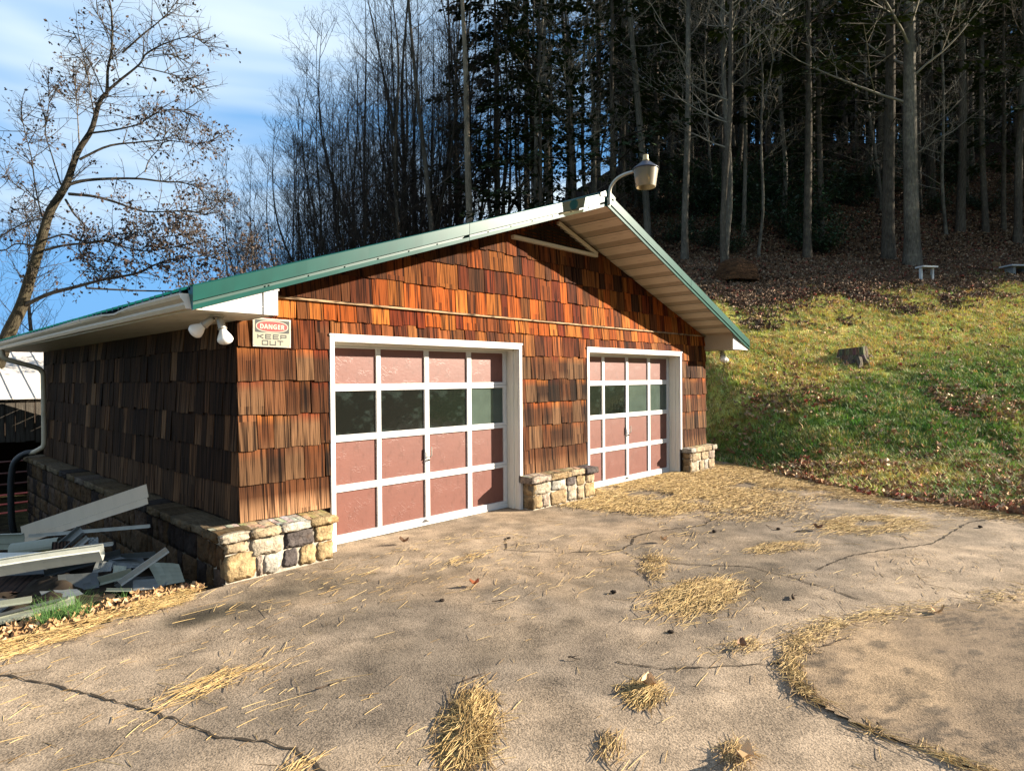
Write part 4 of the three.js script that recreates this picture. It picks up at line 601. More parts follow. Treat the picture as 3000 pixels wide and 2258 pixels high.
function hemlock(seed, Ht, r0, { first = 0.28, n = 70, reach = 0.2, dense = 60, col = [0.03, 0.046, 0.019], dead = 0.16, size = 0.26, lean = [0, 0], bark = BARK } = {}) {
  const r = rng(seed), tg = new G(), cg = new G(), pts = trunkLine(r, Ht, lean, 0.15), rad = pts.map((_, k) => r0 * (1 - k / (pts.length + 0.3)) * (k === 0 ? 1.3 : 1)); tg.tube(pts, rad, 8, bark);
  for (let k = 0; k < n; k++) {
    const t = dead + (1 - dead) * ((k + r()) / n), o = at(pts, t), b = k * 2.4 + r(), live = t > first, L = Ht * reach * (live ? 1.05 - 0.9 * ((t - first) / (1 - first)) : 0.55) * (0.55 + r() * 0.6), d = V(Math.cos(b), (live ? 0.05 : -0.05) + (r() - 0.5) * 0.3, Math.sin(b)).normalize(), q = [];
    for (let i = 0; i <= 4; i++) q.push(V(o.x + d.x * L * (i / 4), o.y + d.y * L * (i / 4) - L * 0.16 * (i / 4) ** 2, o.z + d.z * L * (i / 4)));
    tg.tube(q, [0.022, 0.018, 0.013, 0.009, 0.004].map((x) => x * (0.6 + L * 0.25)), 3, TWIG);
    if (!live) { for (let i = 0; i < 5; i++) { const p = at(q, 0.25 + r() * 0.75), e = V(d.x + (r() - 0.5) * 1.4, (r() - 0.5) * 0.7, d.z + (r() - 0.5) * 1.4).normalize(), m = p.clone().addScaledVector(e, L * 0.3); tg.tube([p, m], [0.008, 0.003], 3, TWIG); } continue; }
    const m = Math.max(6, (dense * L) / 3) | 0; for (let i = 0; i < m; i++) { const u = 0.15 + 0.85 * Math.sqrt(r()), p = at(q, u), sw = (r() - 0.5) * L * 0.65 * (1.1 - u); p.x += -d.z * sw; p.z += d.x * sw; p.y += (r() - 0.5) * 0.22 - Math.abs(sw) * 0.12; const s = sw > 0 ? 1 : -1; spray(cg, r, p, V(d.x * 0.7 - d.z * s * 0.6, 0, d.z * 0.7 + d.x * s * 0.6).normalize(), size * (0.6 + r() * 0.8), col); }
  }
  return [tg.build(), cg.build()];
}
function plant(name, label, cat, x, z, [tg, cg], { turn = 0, scale = 1, group, crownMat = M.twig, sink = 0.1 } = {}) { const o = thing(name, label, cat, [x, groundAt(x, z) - 0.05 - sink, z], turn, group); o.scale.setScalar(scale); part('trunk', tg, M.bark, o); part('crown', cg, crownMat, o); return o; }
function again(src, x, z, turn, scale, label, group) { const o = src.clone(); o.name = numbered(src.name.replace(/_\d+$/, '')); o.position.set(x, groundAt(x, z) - 0.15, z); o.rotation.y = turn; o.scale.setScalar(scale); if (label) o.userData.label = label; if (group) o.userData.group = group; scene.add(o); return o; }

{ // the leaning oak on the left, still holding brown leaves; x across the view, y up, from its base plane
  const LIMB = [
 ['trunk', 0.04, 3.09, 62,0.39, 3.80, 56,0.64, 4.57, 50,0.91, 5.39, 44,1.19, 6.32, 40,1.63, 7.03, 34,1.96, 7.91, 28,2.34, 8.51, 24,2.56, 9.23, 20,2.78, 9.50, 17],
 ['lead', 2.78, 9.50, 14,2.89, 10.05, 12,3.16, 10.49, 10,3.33, 11.42, 7,3.06, 11.91, 5,2.89, 12.57, 3],
 ['lead', 2.78, 9.50, 13,3.11, 9.78, 11,3.66, 10.21, 9,3.88, 10.48, 8,4.48, 10.76, 6,5.08, 10.90, 4,5.49, 10.68, 2],
 ['l3', 3.19, 10.54, 9,3.77, 10.98, 7,4.20, 11.31, 5,4.59, 11.64, 4,4.92, 12.13, 2],
 ['b1', 1.63, 7.03, 16,2.01, 7.20, 14,2.56, 7.31, 12,3.22, 7.39, 10,3.77, 7.36, 8,4.31, 7.36, 6,4.75, 7.20, 5,5.03, 6.87, 4,5.55, 6.79, 2],
 ['b1b', 3.77, 7.36, 6,3.88, 7.69, 5,4.26, 7.99, 3,4.48, 8.35, 2],
 ['b2', 1.71, 6.81, 14,2.45, 6.71, 12,3.11, 6.51, 10,3.77, 6.27, 8,4.37, 6.21, 6,4.97, 6.24, 4,5.63, 6.10, 2],
 ['b3', 2.01, 7.72, 12,2.67, 8.13, 10,3.33, 8.30, 7,3.99, 8.41, 5,4.75, 8.35, 3,5.36, 8.41, 2],
 ['b4', 2.37, 8.42, 10,3.11, 8.46, 8,3.77, 8.54, 6,4.20, 8.68, 5,4.75, 8.82, 4,5.47, 8.62, 2],
 ['b5', 1.02, 5.33, 13,1.68, 5.39, 11,2.45, 5.39, 9,3.11, 5.39, 8,3.66, 5.22, 6,4.20, 5.11, 5,5.08, 5.22, 4,5.74, 5.39, 2],
 ['b5b', 1.11, 5.61, 9,1.68, 5.72, 7,2.45, 5.44, 5,3.33, 5.66, 4,4.20, 5.55, 3,5.08, 5.66, 2],
 ['b6', 0.45, 3.83, 20,1.19, 4.13, 18,2.01, 4.29, 15,2.83, 4.46, 12,3.66, 4.62, 10,4.20, 4.84, 8,4.75, 4.99, 6,5.74, 5.06, 4,6.67, 5.11, 3,7.11, 5.25, 2],
 ['b7', 2.12, 4.30, 9,3.38, 4.29, 7,4.48, 4.35, 6,5.03, 4.51, 4,5.85, 4.51, 3,6.73, 4.73, 2],
 ['b8', 1.65, 6.65, 10,2.01, 6.21, 8,2.39, 5.83, 7,2.42, 5.22, 6,2.89, 4.73, 4,3.11, 4.46, 2],
 ['c1', 0.97, 6.21, 8,0.75, 6.98, 6,0.59, 7.86, 5,0.48, 8.41, 3,0.31, 9.06, 2],
 ['c2', 1.49, 7.06, 8,1.25, 7.80, 6,1.08, 8.51, 4,1.19, 9.28, 3,1.13, 9.94, 2],
 ['c3', 2.01, 7.97, 7,1.74, 8.84, 5,1.46, 9.72, 3,1.30, 10.54, 2],
 ['c4', 2.45, 8.73, 7,2.18, 9.50, 5,2.01, 10.11, 4,1.63, 10.74, 2],
 ['c5', 0.80, 5.44, 8,0.26, 5.50, 6,-0.18, 5.33, 5,-0.84, 5.44, 3],
 ['c6', 1.08, 6.16, 7,0.37, 6.05, 5,-0.18, 5.83, 4,-0.79, 5.61, 2],
 ['c7', 2.70, 9.45, 6,2.42, 10.21, 4,2.07, 10.98, 2],
 ['c8', 0.56, 4.13, 8,0.37, 5.06, 6,0.20, 5.88, 4,-0.07, 6.71, 2],
 ['c9', 3.05, 10.21, 5,2.89, 10.93, 4,2.45, 11.70, 2],
 ['c10', 1.30, 6.43, 6,0.80, 6.65, 4,0.15, 7.09, 3,-0.51, 7.53, 2],
 ['d1', 3.60, 10.16, 6,4.31, 10.00, 5,4.75, 9.83, 4,5.47, 9.36, 2],
 ['d2', 3.88, 10.46, 5,4.53, 10.38, 4,5.08, 10.11, 2],
  ];
  const [bx, bz] = toXZ(-13.5, 17), by = groundAt(bx, bz), r = rng(900), o = thing('oak_tree', 'leaning oak on the left with spreading limbs still holding brown leaves', 'tree', [bx, 0, bz]); o.rotation.y = Math.atan2(-RZ, RX);
  const tg = new G(), cg = new G(), lg = new G(), drift = {};
  const leafAt = (p) => { const s = 0.06 + r() * 0.05, u = V(r() - 0.5, r() - 0.8, r() - 0.5).normalize(), w = V(r() - 0.5, r() - 0.5, r() - 0.5).cross(u).normalize(), k = r(), c = mixc([0.03, 0.018, 0.014], [0.11, 0.055, 0.026], k * k * k), a = p.clone(), m = p.clone().addScaledVector(u, s * 0.55), e = p.clone().addScaledVector(u, s); const n = V().crossVectors(u, w).multiplyScalar(s * 0.12); const b = m.clone().addScaledVector(w, s * 0.36).add(n), d = m.clone().addScaledVector(w, -s * 0.36).add(n); lg.quad([a.x, a.y, a.z], [b.x, b.y, b.z], [e.x, e.y, e.z], [m.x, m.y, m.z], c); lg.quad([a.x, a.y, a.z], [m.x, m.y, m.z], [e.x, e.y, e.z], [d.x, d.y, d.z], c); };
  for (const [nm, ...q] of LIMB) {
    const main = nm === 'trunk', pts = [], rad = [], sl = main ? 0 : (r() - 0.5) * 1.1, x0 = q[0], y0 = q[1]; let len = 0;
    if (main) { pts.push(V(-1.35, by - 0.3, 0), V(-0.85, 0.7, 0), V(-0.42, 1.9, 0)); rad.push(0.25, 0.2, 0.18); }
    for (let k = 0; k < q.length; k += 3) { len = Math.hypot(q[k] - x0, q[k + 1] - y0); pts.push(V(q[k], q[k + 1], sl * len * (0.6 + 0.2 * Math.sin(len)) + (main ? 0 : (r() - 0.5) * 0.1))); rad.push(Math.max(0.011, q[k + 2] * (main ? 0.0026 : 0.003))); }
    const c = new THREE.CatmullRomCurve3(pts, false, 'catmullrom', 0.5), n = pts.length * 3, P = c.getPoints(n), Rd = P.map((_, k) => { const t = (k / n) * (pts.length - 1), i = Math.min(pts.length - 2, t | 0); return mix(rad[i], rad[i + 1], t - i) * (1 + (r() - 0.5) * 0.08); });
    const warm = main ? P.map((p) => mixc([0.095, 0.078, 0.05], BARK.map((c) => c * 0.7), ss(5, 9.5, p.y))) : BARK;  // sunlit brown put into the lower trunk colour, darker bark higher up
    (main || rad[0] > 0.022 ? tg : cg).tube(P, Rd, main ? 10 : 6, warm);
    const leafy = main ? 0.25 : nm[0] === 'l' ? 0.12 : nm[0] === 'd' ? 0.22 : nm[0] === 'c' ? 0.25 : q[1] < 6 ? 0.95 : 0.6, total = c.getLength(), cnt = Math.round(total * (main ? 4 : 12));
    for (let k = 0; k < cnt; k++) {
      const t = main ? 0.35 + 0.65 * r() : 0.12 + 0.88 * Math.sqrt(r()), p = c.getPoint(t), ax = c.getTangent(t), s = V(r() - 0.5, r() - 0.45, r() - 0.5).normalize(), d = ax.multiplyScalar(0.55).addScaledVector(s, 0.9).normalize(), L = (0.4 + r() * 0.8) * (main ? 1.2 : 1.05 - t * 0.35), tips = twigs(cg, r, p, d, L, 0.0095 + r() * 0.006, 1, TWIG, 0.1, 0.85);
      if (r() < leafy) for (const e of tips) { const m = (q[1] < 6 ? 2 : 1) + ((r() * 3) | 0); for (let i = 0; i < m; i++) leafAt(e.clone().add(V((r() - 0.5) * 0.12, (r() - 0.6) * 0.1, (r() - 0.5) * 0.12))); }
    }
  }
  part('trunk', tg.build(), M.bark, o); part('crown', cg.build(), M.twig, o); part('leaves', lg.build(), M.leaf, o);
}
{ // bare tree whose crown reaches in at the left edge, and a twin farther back
  const [x, z] = toXZ(-19.5, 21); plant('bare_tree', 'bare grey tree cut off by the left edge of the picture', 'tree', x, z, bareTree(31, 12.5, 0.2, { first: 0.22, limbs: 34, reach: 0.3, up: 0.7, steep: 1.1, depth: 2 }));
  const [x2, z2] = toXZ(-17.8, 24); plant('bare_tree', 'thin bare sapling behind the leaning oak', 'tree', x2, z2, bareTree(37, 9, 0.11, { first: 0.15, limbs: 26, reach: 0.28, up: 0.8, steep: 1.2 }));
}

// the wood on the hill: the trunks that stand out, each on its own spot
{
  const far = (u, d) => (u - 1500) / 1862 * d; // only used to lean a trunk across the view
  const across = (k) => [RX * k, RZ * k];
  const N = (name, label, x, z, geos, o = {}) => plant(name, label, 'tree', x, z, geos, o);
  N('tall_tree', 'straight pale-barked trunk right of the yard light, near the roof slope', 23.96, -8.34, bareTree(101, 24, 0.165, { first: 0.3, limbs: 26, bark: BARKP, lean: across(-0.012), curve: 0.25 }));
  N('tall_tree', 'slender pale trunk that curves left, second right of the yard light', 24.53, -6.8, bareTree(102, 24, 0.145, { first: 0.25, limbs: 26, bark: BARKP, lean: across(-0.03), curve: 0.7 }));
  N('thin_tree', 'thin crooked pale sapling with forked top in front of dark woods', 26.49, -6.04, bareTree(103, 14, 0.075, { first: 0.3, limbs: 14, bark: BARKP, lean: across(-0.025), curve: 0.35, fork: 0.45 }));
  N('tall_tree', 'mottled grey trunk in shade behind the crooked sapling', 28.55, -7.6, bareTree(104, 22, 0.115, { first: 0.35, limbs: 18, bark: BARKP }));
  N('large_tree', 'thickest tree trunk at the wood edge beside the white frame', 29.07, -0.41, bareTree(105, 27, 0.31, { first: 0.24, limbs: 30, bark: [0.19, 0.165, 0.13], twig: TWIGP, lean: across(0.004), curve: 0.12, reach: 0.22 }), { turn: 0 });
  N('evergreen_tree', 'dark evergreen close behind the thickest trunk', 29.8, -1.47, hemlock(106, 26, 0.28, { first: 0.32, n: 80, reach: 0.2 }), { crownMat: M.twig });
  N('tall_tree', 'dark trunk far right, left one of a pair in shade', 37.06, 0.12, bareTree(107, 24, 0.21, { first: 0.35, limbs: 22 }));
  N('tall_tree', 'dark straight trunk between the pair and the right edge', 37.59, 1.12, bareTree(108, 23, 0.15, { first: 0.35, limbs: 20 }));
  N('tall_tree', 'leaning trunk with flared base at the right edge', 36.98, 2.44, bareTree(109, 22, 0.19, { first: 0.35, limbs: 22, lean: across(0.05) }));
  N('tall_tree', 'grey trunk high on the slope left of the thickest trunk', 44.34, -5.96, bareTree(110, 20, 0.2, { first: 0.3, limbs: 20, bark: BARKP }));
  N('tall_tree', 'pale narrow trunk high on the slope in the middle of the dark wood', 41.81, -8.63, bareTree(111, 20, 0.135, { first: 0.3, limbs: 18, bark: BARKP }));
  N('tall_tree', 'big forked grey tree directly behind the yard light', 24.62, -10.65, bareTree(112, 25, 0.19, { first: 0.38, limbs: 22, bark: BARKP, lean: across(-0.055), curve: 0.3, fork: 0.5 }));
  N('tall_tree', 'tall brown trunk left of the roof peak, thicker of two', 24.4, -16.71, bareTree(113, 27, 0.2, { first: 0.4, limbs: 22, bark: BARKP, lean: across(-0.008), curve: 0.15 }));
  N('tall_tree', 'leaning trunk left of the roof peak, right of the thicker one', 26.18, -16.31, bareTree(114, 26, 0.17, { first: 0.4, limbs: 20, lean: across(-0.06), curve: 0.3 }));
  N('dead_tree', 'dead pale snag with broken top above the middle of the roof', 18.64, -16.94, bareTree(115, 22.5, 0.19, { first: 0.5, limbs: 9, bark: [0.36, 0.29, 0.21], lean: across(-0.022), curve: 0.15, reach: 0.1, depth: 1, steep: 0.7, broken: true }));
  N('tall_tree', 'dark tree leaning left with fine twigs against the sky, left of the snag', 17.62, -18.0, bareTree(116, 24, 0.15, { first: 0.3, limbs: 30, lean: across(-0.1), curve: 0.2, reach: 0.2, up: 0.6 }));
  N('tall_tree', 'dark upright tree behind the left roof slope, between leaning neighbours', 17.33, -21.21, bareTree(117, 20, 0.13, { first: 0.2, limbs: 34, lean: across(-0.03), reach: 0.22, up: 0.7, curve: 0.5 }));
  N('thin_tree', 'thin pale sapling left of the yard light', 24.58, -13.62, bareTree(118, 21, 0.095, { first: 0.4, limbs: 16, bark: BARKP }));
  N('evergreen_tree', 'dark evergreen behind the middle of the roof', 25.8, -19.61, hemlock(119, 24, 0.17, { first: 0.4, n: 80, reach: 0.17 }));
  N('evergreen_tree', 'narrow evergreen above the roof just left of the thick brown trunk', 26.81, -19.99, hemlock(120, 25, 0.15, { first: 0.45, n: 75, reach: 0.15, dead: 0.2 }));
  N('evergreen_tree', 'ragged evergreen right of the dead snag', 23.08, -19.56, hemlock(121, 23, 0.13, { first: 0.3, n: 80, reach: 0.17 }));
  // lower, fan-shaped trees at the left margin of the wood
  const fanA = fanTree(131, 14, 0.1, 6), fanB = fanTree(132, 18, 0.12, 6);
  const grp = 'fine-twigged trees at the left margin of the wood', lb = 'bushy bare tree with fanned fine twigs at the left margin of the wood';
  const f1 = N('fan_tree', lb, 15.98, -22.62, fanA, { group: grp }), f2 = N('fan_tree', lb, 20.08, -22.7, fanB, { group: grp, turn: 1 });
  again(f1, 15.2, -24.9, 2.2, 0.95, lb, grp); again(f1, 13.4, -26.2, 4.1, 0.78, lb, grp); again(f2, 18.6, -25.4, 3.3, 0.92, lb, grp); again(f2, 19.6, -26.1, 5.2, 1.02, lb, grp); again(f2, 22.0, -24.3, 0.7, 1.08, lb, grp); again(f1, 15.6, -28.2, 1.2, 1.0, lb, grp);
  again(f2, 16.7, -23.4, 2.9, 0.86, lb, grp); again(f1, 14.6, -27.2, 0.9, 1.05, lb, grp); again(f1, 16.4, -26.6, 3.7, 1.1, lb, grp); again(f2, 18.0, -27.0, 5.9, 1.0, lb, grp); again(f1, 12.9, -27.6, 2.0, 0.8, lb, grp); again(f2, 20.6, -24.6, 0.2, 1.2, lb, grp); again(f2, 22.6, -26.0, 1.7, 1.15, lb, grp); again(f2, 17.2, -24.2, 4.9, 1.15, lb, grp); again(f2, 15.0, -23.6, 0.4, 0.8, lb, grp); again(f2, 19.4, -23.4, 1.9, 1.2, lb, grp); again(f2, 21.2, -21.4, 4.4, 1.15, lb, grp); again(f1, 14.2, -24.6, 3.0, 1.0, lb, grp); again(f2, 23.4, -22.6, 2.5, 1.25, lb, grp); again(f1, 17.9, -21.8, 5.5, 1.02, lb, grp);
  // the rest of the wood, alike: bare trunks and evergreens in the gaps
  const r = rng(77), kinds = [
    plant('wood_tree', 'x', 'tree', 33, -14, bareTree(141, 24, 0.15, { first: 0.22, limbs: 30, curve: 0.5, twig: TWIGP })), plant('wood_tree', 'x', 'tree', 46, -3, bareTree(142, 23, 0.13, { first: 0.15, limbs: 32, bark: BARKP, curve: 0.6 })), plant('wood_tree', 'x', 'tree', 40, -4.5, bareTree(143, 25, 0.18, { first: 0.25, limbs: 30, fork: 0.4, curve: 0.5 })), plant('wood_tree', 'x', 'tree', 31.5, -10.5, bareTree(144, 18, 0.085, { first: 0.1, limbs: 30, reach: 0.17, bark: BARKP, curve: 0.7 })),
    plant('wood_evergreen', 'x', 'tree', 30.2, -13.5, hemlock(145, 25, 0.17, { first: 0.3, n: 85, reach: 0.18, dense: 70 })), plant('wood_evergreen', 'x', 'tree', 36.5, -12.5, hemlock(146, 22, 0.15, { first: 0.18, n: 85, reach: 0.2, dense: 70 })), plant('wood_evergreen', 'x', 'tree', 42, -2, hemlock(147, 26, 0.2, { first: 0.36, n: 80, reach: 0.19, dense: 70, col: [0.05, 0.07, 0.02] })),
    plant('young_evergreen', 'x', 'tree', 34.5, -6.5, hemlock(148, 10, 0.08, { first: 0.04, dead: 0.03, n: 60, reach: 0.26, dense: 80, size: 0.2 })),
  ];
  const LB = { wood_tree: ['dark bare trunk standing among many in the shaded wood', 'bare trunks in the wood'], wood_evergreen: ['dark evergreen standing among the trunks of the shaded wood', 'evergreens in the wood'], young_evergreen: ['low bushy evergreen in the undergrowth of the shaded wood', 'young evergreens in the wood'] };
  const where = (x, z, k, n) => { const [s, d] = toSD(x, z), sg = s / d, zone = [[-0.13, 'above the left roof slope'], [0.04, 'above the middle of the roof'], [0.17, 'beside the roof peak'], [0.33, 'just right of the yard light'], [0.46, 'in the middle of the hillside'], [0.61, 'left of the thickest trunk'], [0.7, 'just right of the thickest trunk'], [9, 'towards the right edge']].find((q) => sg < q[0])[1], deep = d < 33 ? 'near the wood edge' : d < 42 ? 'halfway up' : d < 52 ? 'high on the slope' : 'deep in the wood'; return (k > 1.06 ? 'tall ' : k < 0.9 ? 'slim ' : '') + n + ' ' + zone + ', ' + deep; };
  const NOUN = { wood_tree: ['dark bare trunk', 'pale bare tree', 'forked bare tree', 'thin pale sapling'], wood_evergreen: ['dark evergreen', 'bushy evergreen', 'lighter evergreen'], young_evergreen: ['low bushy evergreen'] };
  const nounOf = (i) => (i < 4 ? NOUN.wood_tree[i] : i < 7 ? NOUN.wood_evergreen[i - 4] : NOUN.young_evergreen[0]);
  const spots = kinds.map((k) => [k.position.x, k.position.z]);
  for (const k of kinds) { const [, g] = LB[k.name.replace(/_\d+$/, '')]; k.userData.label = where(k.position.x, k.position.z, 1, nounOf(kinds.indexOf(k))); k.userData.group = g; }
  let tries = 0, made = 0;
  while (made < 155 && tries++ < 6000) {
    const d = 27.5 + Math.pow(r(), 0.8) * 36, sg = -0.17 + r() * 1.12, s = sg * d, [x, z] = toXZ(s, d); if (d < 31 && sg > 0.1 && r() < 0.5) continue; if (sg < 0.02 && d < 36) continue;
    if (spots.some(([a, b]) => Math.hypot(a - x, b - z) < 1.7)) continue;
    let k = r() < (sg > 0.12 ? 0.33 : 0.14) ? 4 + ((r() * 3) | 0) : (r() * 4) | 0; if (sg > 0.2 && r() < 0.16) k = 7; if (sg < -0.08 && k > 3) k = 3;
    const src = kinds[k], nm = src.name.replace(/_\d+$/, ''); const sc = 0.78 + r() * 0.4; again(src, x, z, r() * 6.28, sc, where(x, z, sc, nounOf(k)), LB[nm][1]); spots.push([x, z]); made++;
  }
  // farther wood over the crest and along the hill to the right: reads as one mass
  const [ta, ca] = hemlock(151, 24, 0.18, { first: 0.16, n: 50, reach: 0.18, dense: 26, size: 0.4, col: [0.04, 0.05, 0.022] }), [tb, cb] = bareTree(152, 25, 0.15, { first: 0.1, limbs: 30, bark: BARKP, curve: 0.5 }), [tc, cc] = bareTree(153, 22, 0.12, { first: 0.12, limbs: 26, bark: BARK, curve: 0.6, twig: TWIGP }); for (const [q, dx, dz] of [[tb, 1.9, 0.6], [cb, 1.9, 0.6], [tc, -1.2, 1.8], [cc, -1.2, 1.8]]) q.translate(dx, 0, dz);
  const mass = mergeGeometries([ta, ca, tb, cb, tc, cc]), P = [];
  let q = 0; while (P.length < 360 && q++ < 20000) { const d = 22 + r() * 70, s = -26 + r() * 150, sg = s / d; if (sg < 0.16) continue; if (d < 61 && (s < 27 || sg < 0.98)) continue; if (d < 24.5 + (s - 30) * 0.1) continue; P.push([s, d]); }
  const im = new THREE.InstancedMesh(mass, M.twig, P.length), m4 = new THREE.Matrix4(), qt = new THREE.Quaternion(), up = V(0, 1, 0);
  P.forEach(([s, d], i) => { const [x, z] = toXZ(s, d), k = d < 61 ? 0.56 + r() * 0.2 : 0.8 + r() * 0.45; qt.setFromAxisAngle(up, r() * 6.28); m4.compose(V(x, groundAt(x, z) - 0.3, z), qt, V(k, k, k)); im.setMatrixAt(i, m4); });
  im.name = 'far_wood'; im.castShadow = im.receiveShadow = true; scene.add(im); tag(im, 'mass of dark trees over the crest and along the hill', 'woods', null, 'stuff');
  // undergrowth: evergreen shrubs with broad drooping leaves, and a tangle of dead brush
  const bush = (seed) => { const rr = rng(seed), g = new G(), c = new G(); for (let k = 0; k < 26; k++) { const a = rr() * 6.28, L = 0.9 + rr() * 1.7, d = V(Math.cos(a) * 0.75, 0.55 + rr() * 0.8, Math.sin(a) * 0.75).normalize(), p = [V((rr() - 0.5) * 0.4, 0, (rr() - 0.5) * 0.4)]; for (let i = 1; i < 4; i++) p.push(p[i - 1].clone().addScaledVector(V(d.x + (rr() - 0.5) * 0.4, d.y, d.z + (rr() - 0.5) * 0.4).normalize(), L / 3)); g.tube(p, [0.016, 0.012, 0.008, 0.004], 3, TWIG); for (let m = 0; m < 34; m++) { const e = at(p, 0.35 + 0.65 * rr()), b = rr() * 6.28, s = 0.13 + rr() * 0.1, dir = V(Math.cos(b), -0.35 - rr() * 0.5, Math.sin(b)).normalize(), w = V(-Math.sin(b), 0, Math.cos(b)), o = e.clone().add(V((rr() - 0.5) * 0.35, (rr() - 0.5) * 0.3, (rr() - 0.5) * 0.35)), mid = o.clone().addScaledVector(dir, s * 0.5), tip = o.clone().addScaledVector(dir, s), col = [0.022 + rr() * 0.012, 0.045 + rr() * 0.03, 0.022 + rr() * 0.012], A = mid.clone().addScaledVector(w, s * 0.2), B = mid.clone().addScaledVector(w, -s * 0.2); c.quad([o.x, o.y, o.z], [A.x, A.y, A.z], [tip.x, tip.y, tip.z], [B.x, B.y, B.z], col); } } return [g.build(), c.build()]; };
  const leafMat = new THREE.MeshStandardMaterial({ vertexColors: true, roughness: 0.45, side: THREE.DoubleSide });
  const b0 = (() => { const [g, c] = bush(161), o = thing('rhododendron', 'broad-leaved evergreen shrub in the shaded undergrowth', 'shrub', [34, groundAt(34, -9) - 0.1, -9], 0, 'evergreen shrubs in the undergrowth'); o.userData.label = where(34, -9, 1, 'broad-leaved shrub'); part('stem', g, M.bark, o); part('foliage', c, leafMat, o); return o; })();
  let nb = 0; while (nb < 46) { const d = 29 + r() * 17, sg = 0.2 + r() * 0.55, [x, z] = toXZ(sg * d, d); if (sg > 0.5 && d < 34) continue; const sc = 0.8 + r() * 0.9; again(b0, x, z, r() * 6.28, sc, where(x, z, sc > 1.4 ? 1.1 : 1, 'broad-leaved shrub')); nb++; }
}

// ---------------------------------------------------------------- ground cover
const I4 = new THREE.Matrix4(), Q4 = new THREE.Quaternion(), E4 = new THREE.Euler(), C4 = new THREE.Color();
function scatter(name, geo, mat, list, label, category) { // list: [x, y, z, rx, ry, rz, scale, colour]
  const im = new THREE.InstancedMesh(geo, mat, list.length); list.forEach(([x, y, z, a, b, c, k, col], i) => { E4.set(a, b, c, 'YXZ'); Q4.setFromEuler(E4); I4.compose(V(x, y, z), Q4, Array.isArray(k) ? V(...k) : V(k, k, k)); im.setMatrixAt(i, I4); if (col) im.setColorAt(i, C4.setRGB(...col)); });
  im.name = numbered(name); im.castShadow = im.receiveShadow = true; scene.add(im); return tag(im, label, category, null, 'stuff');
}
function leafGeo(seed) { // curled dead oak leaf, 10 cm
  const r = rng(seed), g = new G(), n = 4, L = 0.1, curl = 0.02 + r() * 0.03, A = [], B = [], C = [], wd = [0.006, 0.03, 0.036, 0.026, 0.003]; for (let k = 0; k <= n; k++) { const t = k / n, x = (t - 0.5) * L, y = curl * (2 * t - 1) ** 2 + 0.004, w = wd[k] * (0.8 + r() * 0.5), lift = 0.006 + r() * 0.014; A.push([x, y + lift, -w]); B.push([x, y, 0]); C.push([x, y + lift, w]); }
  for (let k = 0; k < n; k++) { g.quad(A[k], A[k + 1], B[k + 1], B[k]); g.quad(B[k], B[k + 1], C[k + 1], C[k]); } return g.build();
}
const LEAF = [leafGeo(1), leafGeo(2), leafGeo(3)];
const leafTone = (r) => { const k = r(); return k < 0.45 ? mixc([0.2, 0.105, 0.05], [0.32, 0.18, 0.09], r()) : k < 0.75 ? mixc([0.11, 0.06, 0.035], [0.18, 0.1, 0.05], r()) : k < 0.93 ? mixc([0.42, 0.29, 0.17], [0.5, 0.36, 0.24], r()) : [0.3, 0.07, 0.04]; };
